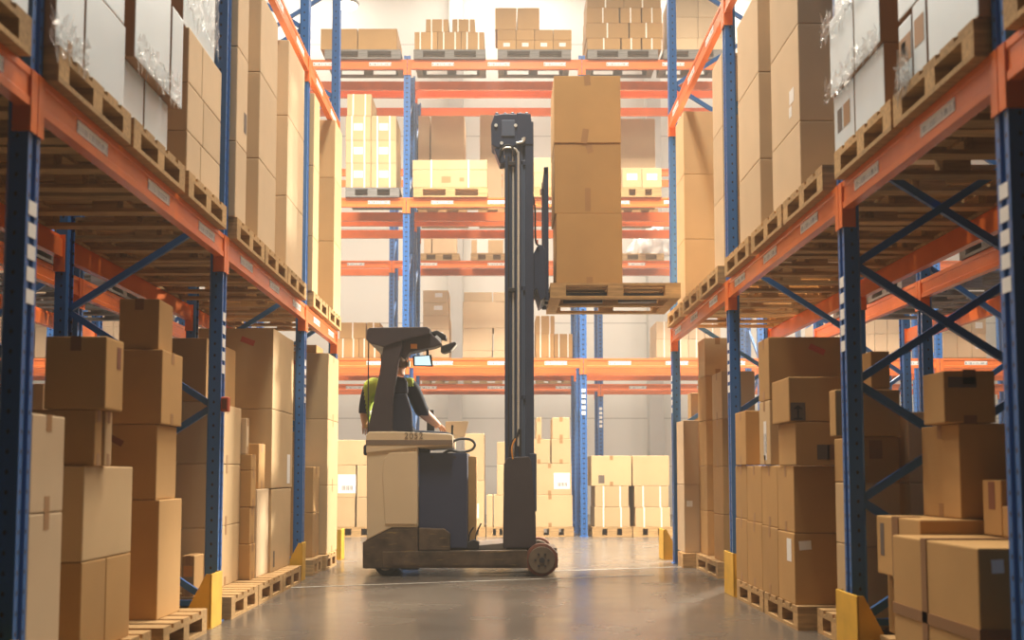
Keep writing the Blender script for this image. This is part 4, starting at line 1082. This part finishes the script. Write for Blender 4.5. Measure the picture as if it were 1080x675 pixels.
# mast
def mrail(px0, px1, y0, y1, py0, py1, name, m, parent=None, bevel=.004):
    a = fp(px0, 300)[0]; b = fp(px1, 300)[0]
    z0 = AT(530, py0, YN)[1]; z1 = AT(530, py1, YN)[1]
    return MB().box(a, b, y0 - OY, y1 - OY, z0, z1).build(name, m, parent or fk, bevel=bevel)
YM = YN + .16
for ya, s in ((YM, 1), (YE - .16, -1)):
    yy = lambda a, b: (min(ya + s * a, ya + s * b), max(ya + s * a, ya + s * b))
    mrail(532.5, 539.5, *yy(.0, .10), 500, 146, 'outer_mast_channel', MAST)
    mrail(539.5, 543.5, *yy(.03, .10), 520, 146, 'middle_mast_channel', MAST_LT)
    mrail(543.5, 550.0, *yy(.0, .10), 560, 134, 'middle_mast_channel', MAST)
    mrail(550.0, 552.0, *yy(.02, .06), 560, 134, 'mast_strip', MAST_LT)
    mrail(554.5, 563.5, *yy(.0, .10), 560, 122, 'inner_mast_channel', MAST)
    mrail(552.0, 556.0, *yy(.04, .10), 560, 130, 'inner_mast_channel', MAST_LT)
    cx_ = fp(547, 300)[0]
    zb0 = AT(530, 520, YN)[1]; zb1 = AT(530, 152, YN)[1]
    MB().tube([(fp(541.5, 300)[0], ya + s * .015 - OY, zb0), (fp(541.5, 300)[0], ya + s * .015 - OY, zb1)], .011, 10).build('lift_cylinder', PIPE, fk, smooth=True)
for py in (168, 303, 420):
    fpoly([(533, py), (533, py - 5), (563, py - 5), (563, py)], YM + .02, YE - .18, 'mast_crossbar', MAST, bevel=.004)
# silver hydraulic pipe folded over near the mast top
fcurve([(547, 470), (547, 300), (547, 170), (546, 156), (542, 151.5), (534, 150.5), (528, 153)], YM - .014, .012, 'hydraulic_pipe', PIPE)
fcurve([(545, 146), (552, 144.5), (553.5, 140)], YM - .026, .012, 'hydraulic_pipe', PIPE)
fpoly([(518, 147), (517.5, 126), (521, 115), (532, 113.5), (546, 114), (546, 148), (535, 150), (524, 151)], YM - .01, YM + .26, 'hose_reel_housing', MAST, bevel=.012, seg=2)
fpoly([(521, 151), (530, 149), (533, 166), (527, 167)], YM, YM + .2, 'reel_bracket', MAST, bevel=.008)
fpoly([(545, 147), (545, 113), (560, 114), (562, 130), (563.5, 147)], YM - .01, YE - .16, 'mast_head', MAST, bevel=.008)
hb = MB()
for px, py in ((523, 127), (544, 127), (529, 146), (552, 142)):
    x, z = fp(px, py); hb.lathe([(0, -.016), (.016, -.016), (.016, .0), (0, .0)], (x, YM - .01 - OY, z), 'y', 10)
hb.build('head_bolt', REFLECT, fk)
for px, py in ((539.5, 168), (539.5, 303)):
    x, z = fp(px, py); MB().box(x - .03, x + .04, YM - .03 - OY, YM + .01 - OY, z - .02, z + .02).build('pipe_clamp', RUBBER, fk, bevel=.006)
for px in (524, 533, 541, 549, 556):
    x, z = fp(px, 113.2); MB().lathe([(0, 0), (.018, 0), (.018, .022), (.010, .03), (0, .03)], (x, YM + .06 - OY, z - .004), 'z', 10).build('head_stud', MAST_LT, fk)
x, z = fp(540, 131); MB().box(x - .10, x + .03, YM - .022 - OY, YM - .008 - OY, z - .07, z + .09).build('head_cover_plate', MAST_LT, fk, bevel=.006)
fcurve([(527, 160), (529, 152), (535, 148), (541, 151), (542, 160)], YM - .02, .010, 'hydraulic_hose', RUBBER)
fcurve([(536.5, 470), (536.5, 300), (536.5, 160)], YM - .012, .008, 'hydraulic_hose', RUBBER)
# mast foot
fpoly([(530.5, 579), (531.5, 489), (535.5, 482), (558, 481), (561, 486), (565.5, 545), (566, 579)], YN + .12, YE - .12, 'mast_foot', FL_DARK, bevel=.012, seg=3)
mrail(558.5, 566, YN + .13, YN + .25, 540, 478, 'foot_strip', MAST)
fcurve([(537, 484), (538, 470), (546, 458), (548, 452)], YM - .03, .010, 'hydraulic_hose', RUBBER)
fcurve([(541, 484), (540, 472), (544, 462)], YM - .04, .008, 'hydraulic_hose', ORANGE_ST)
fcurve([(548, 484), (549, 466), (549, 452)], YM - .02, .010, 'hydraulic_hose', RUBBER)
# carriage and forks
fpoly([(563.5, 303), (563.5, 262), (567, 255), (571, 252), (577, 258), (577, 309), (571, 313), (567, 300)], YN + .22, YE - .22, 'fork_carriage', MAST, bevel=.008)
for ya in (YN + .24, YE - .30):
    mrail(575.0, 580.0, ya, ya + .06, 312, 168, 'load_backrest_post', MAST)
mrail(575.5, 579, YN + .24, YE - .24, 176, 169, 'load_backrest_post', MAST)
fcurve([(562.5, 200), (565, 215), (565.5, 248), (569, 254)], YM + .04, .009, 'hydraulic_hose', RUBBER)
x, z = fp(567, 249); MB().box(x - .01, x + .012, YN + .2 - OY, YN + .23 - OY, z - .03, z + .01).build('hose_fitting', RED_ST, fk)
zpal = AT(580, 298.5, YN + .04)[1] - PH      # underside of the lifted pallet
zf_ = zpal + .045
for ya in (YN + .30, YE - .43):
    x0 = fp(575, 310)[0]; x1 = fp(706, 310)[0]
    MB().prism([(x0, zf_), (x1, zf_ + .03), (x1, zf_ + .048), (x0, zf_ + .052)], 'y', ya - OY, ya + .13 - OY).box(x0 - .0, x0 + .04, ya - OY, ya + .13 - OY, zf_, zf_ + .45).build('fork', MAST, fk, bevel=.003)

# lifted pallet and its three cartons
yp0 = YN + .04
xp0, xp1 = AT(580.5, 305, yp0)[0], AT(718, 305, yp0)[0]
pallet((xp0 + xp1) / 2, yp0 + .50, zpal, 'wooden pallet lifted on the forks with a tall carton tower', w=1.0, d=xp1 - xp0)
z = zpal + PH + .004
for k, (yt, xa_, xb_) in enumerate(((225, 586.5, 656.8), (150.5, 584.5, 655.5), (79.5, 584, 655))):
    x0 = AT(xa_, yt + 35, yp0 + .04)[0]; x1 = AT(xb_, yt + 35, yp0 + .04)[0]; zt = AT(600, yt, yp0 + .04)[1]
    st = {0: (('f', .5, .045, .06, .06, 'tape'),), 1: (('f', .5, .20, .055, .22, 'tape'), ('f', .53, .92, .06, .08, 'tape', .3)), 2: (('f', .50, .93, .06, .10, 'tape', .1), ('f', .46, .10, .06, .14, 'tape', -.15))}[k]
    carton(f'large plain carton, {LEVEL[3][k]} of the three lifted on the forks', x0, x1, yp0 + .04 + (.01 if k == 1 else 0), yp0 + .70, z, zt, KRAFT, '', st, 'cartons lifted on the forks'); z = zt

# ------------------------------------------------------------------ the operator
def skin_mesh(name, verts, edges, radii, m, levels=2, rootv=0):
    me = bpy.data.meshes.new(name); me.from_pydata(verts, edges, [])
    o = bpy.data.objects.new(name, me); COL.objects.link(o)
    o.modifiers.new('s', 'SKIN')
    if not me.skin_vertices: bpy.context.view_layer.update()
    for i, rr in enumerate(radii):
        sv = me.skin_vertices[0].data[i]; sv.radius = rr if isinstance(rr, tuple) else (rr, rr); sv.use_root = (i == rootv)
    sd = o.modifiers.new('d', 'SUBSURF'); sd.levels = levels; sd.render_levels = levels
    bpy.context.view_layer.update()
    ev_ = o.evaluated_get(bpy.context.evaluated_depsgraph_get())
    out = bpy.data.meshes.new_from_object(ev_)
    bpy.data.objects.remove(o)
    out.name = name; out.materials.clear(); out.materials.append(m)
    for p in out.polygons: p.use_smooth = True
    return out
PXc = -1.075; PY = YN + .42; PZ = AT(410, 461, PY)[1] + .02
def sh(px, py, Y):
    x, z = AT(px, py, Y); return Vector((x - PXc, Y - PY, z - PZ))
V = [(0, 0, .06), (.005, -.01, .20), (.01, -.02, .36), (.015, 0, .50), (.035, .02, .57), (.055, .035, .63), (.07, .045, .70), (.07, .05, .76)]
E = [(0, 1), (1, 2), (2, 3), (3, 4), (4, 5), (5, 6), (6, 7)]
Rr = [(.15, .11), (.135, .10), (.15, .105), (.10, .075), (.05, .05), (.065, .075), (.078, .095), (.05, .06)]
def chain(start, pts, rads):
    prev = start
    for p, r_ in zip(pts, rads):
        V.append(tuple(p)); Rr.append(r_); E.append((prev, len(V) - 1)); prev = len(V) - 1
    return prev
rs = Vector((.20, -.0, .47)); re_ = sh(445, 434, PY + .06); rw = sh(459, 446, PY + .20); rh = sh(464, 449.5, PY + .25)
ls = Vector((-.21, -.0, .47)); le_ = sh(384, 433, PY + .06); lw = sh(384.5, 446, PY + .18); lh = sh(385.5, 450, PY + .23)
chain(3, [rs, rs.lerp(re_, .5), re_, re_.lerp(rw, .5), rw, rh], [.074, .068, .062, .056, .042, (.044, .028)])
chain(3, [ls, ls.lerp(le_, .5), le_, le_.lerp(lw, .5), lw, lh], [.068, .056, .047, .042, .030, (.040, .022)])
for sx_ in (1, -1):
    chain(0, [(sx_ * .11, .08, .03), (sx_ * .13, .28, .03), (sx_ * .13, .46, .02), (sx_ * .13, .47, -.2), (sx_ * .13, .46, -.38), (sx_ * .13, .56, -.42)], [.095, .085, .068, .058, .042, (.045, .035)])
pers = root('person', (PXc, PY, PZ), 'person in a hi-vis vest and navy sleeves seated in the forklift cab, seen from behind', 'person')
bodym = skin_mesh('body', [tuple(v) for v in V], E, Rr, SKIN, 3)
link('body', bodym, pers)
# clothing as a shell around the body: pick faces by region and push them out
def shell(name, m, test, off, levels=0):
    bm = bmesh.new(); bm.from_mesh(bodym); bm.normal_update()
    bmesh.ops.delete(bm, geom=[f for f in bm.faces if not test(f.calc_center_median())], context='FACES')
    for v in bm.verts: v.co += v.normal * off
    me = bpy.data.meshes.new(name); bm.to_mesh(me); bm.free()
    me.materials.append(m)
    for p in me.polygons: p.use_smooth = True
    o = link(name, me, pers); sm = o.modifiers.new('t', 'SOLIDIFY'); sm.thickness = .006; sm.offset = 0
    return o
mid_r = rs.lerp(re_, 1.05).x; 
def is_torso(c): return abs(c.x) < .215 and .02 < c.z < .535
def on_sleeve(c):
    return (c.x > .12 and c.z > re_.z - .035 and c.x < re_.x + .06 and c.z < .60) or (c.x < -.12 and c.z > le_.z - .02 and c.z < .60)
shell('shirt', SHIRT, lambda c: (is_torso(c) or on_sleeve(c)) and c.z < .545, .008)
shell('vest', VEST, lambda c: -.245 < c.x < (.21 if c.z > .46 else .13) and .04 < c.z < .53, .020)
shell('reflective_band', REFLECT, lambda c: -.235 < c.x < .14 and .19 < c.z < .24, .026)
shell('trousers', PANTS, lambda c: -.38 < c.z < .05 and abs(c.x) < .24, .012)
shell('hair', HAIR, lambda c: c.z > .655 and (c.y < .045 or c.z > .75) and c.x < .6, .012)
shell('shoes', RUBBER, lambda c: c.z < -.37, .014)
hs_ = MB()
hs_.tube([Vector((.07 + .095 * math.cos(a), .035, .70 + .105 * math.sin(a))) for a in [math.pi * k / 12 for k in range(-1, 14)]], .008, 6)
hs_.lathe([(0, 0), (.034, .002), (.034, .022), (0, .026)], (.155, .035, .69), 'x', 12).lathe([(0, 0), (.034, .002), (.034, .022), (0, .026)], (-.04, .035, .69), 'x', 12)
hs_.build('headset', WHITE, pers, smooth=True)
# hands: palm continues the wrist; five bent fingers each
def hand(w, h, side, name):
    d = (h - w).normalized(); up = Vector((0, 0, 1)); acr = d.cross(up).normalized(); nrm = acr.cross(d).normalized()
    v = [tuple(w), tuple(h)]; ed = [(0, 1)]; rd = [(.026, .022), (.034, .017)]
    for k, ln in enumerate((.066, .075, .070, .055)):
        b = h + acr * (.030 - .020 * k) + d * .012
        p1 = b + d * ln * .45 - nrm * .004; p2 = p1 + d * ln * .32 - nrm * .016; p3 = p2 + d * ln * .22 - nrm * .022
        i = len(v); v += [tuple(b), tuple(p1), tuple(p2), tuple(p3)]; ed += [(1, i), (i, i + 1), (i + 1, i + 2), (i + 2, i + 3)]; rd += [.0105, .0095, .009, .0075]
    b = w.lerp(h, .5) + acr * side * .032; p1 = b + acr * side * .022 + d * .026 - nrm * .008; p2 = p1 + d * .028 - nrm * .008
    i = len(v); v += [tuple(b), tuple(p1), tuple(p2)]; ed += [(0, i), (i, i + 1), (i + 1, i + 2)]; rd += [.013, .011, .008]
    link(name, skin_mesh(name, v, ed, rd, SKIN, 1), pers)
hand(rw, rh, -1, 'hand'); hand(lw, lh, 1, 'hand')
# face: nose, ears, eyes and mouth on the far, turned side
fb = MB()
fb.add([(.085, .125, .70), (.07, .12, .685), (.10, .12, .685), (.088, .158, .682), (.085, .12, .67)], [(0, 1, 3), (0, 3, 2), (1, 4, 3), (3, 4, 2), (0, 2, 4, 1)])
fb.build('nose', SKIN, pers)
for sx_ in (-1, 1):
    MB().lathe([(0, 0), (.012, .002), (.012, .006), (0, .01)], (.085 + sx_ * .032, .116, .712), 'y', 10).build('eye', WHITE, pers)
MB().box(.06, .11, .113, .123, .645, .652).build('mouth', WHEEL_RED, pers)

# ------------------------------------------------------------------ high-bay lamp seen at the top
lx, lz = AT(366, 6, 21.5)
lm = root('high_bay_lamp', (lx, 21.5, lz), 'glowing high-bay lamp hanging at the top left above the cross rack', 'lamp')
MB().lathe([(0, 0), (.22, 0), (.26, .04), (.14, .22), (.05, .34), (0, .34)], (0, 0, 0), 'z', 24).build('lamp_housing', LAMP_BODY, lm, smooth=True)
MB().lathe([(0, -.02), (.20, -.02), (.22, .0), (0, .0)], (0, 0, 0), 'z', 24).build('lens', LAMP_EMIT, lm)
MB().tube([(0, 0, .33), (0, 0, 13 - lz)], .01, 6).build('hanger_rod', STEEL, lm)
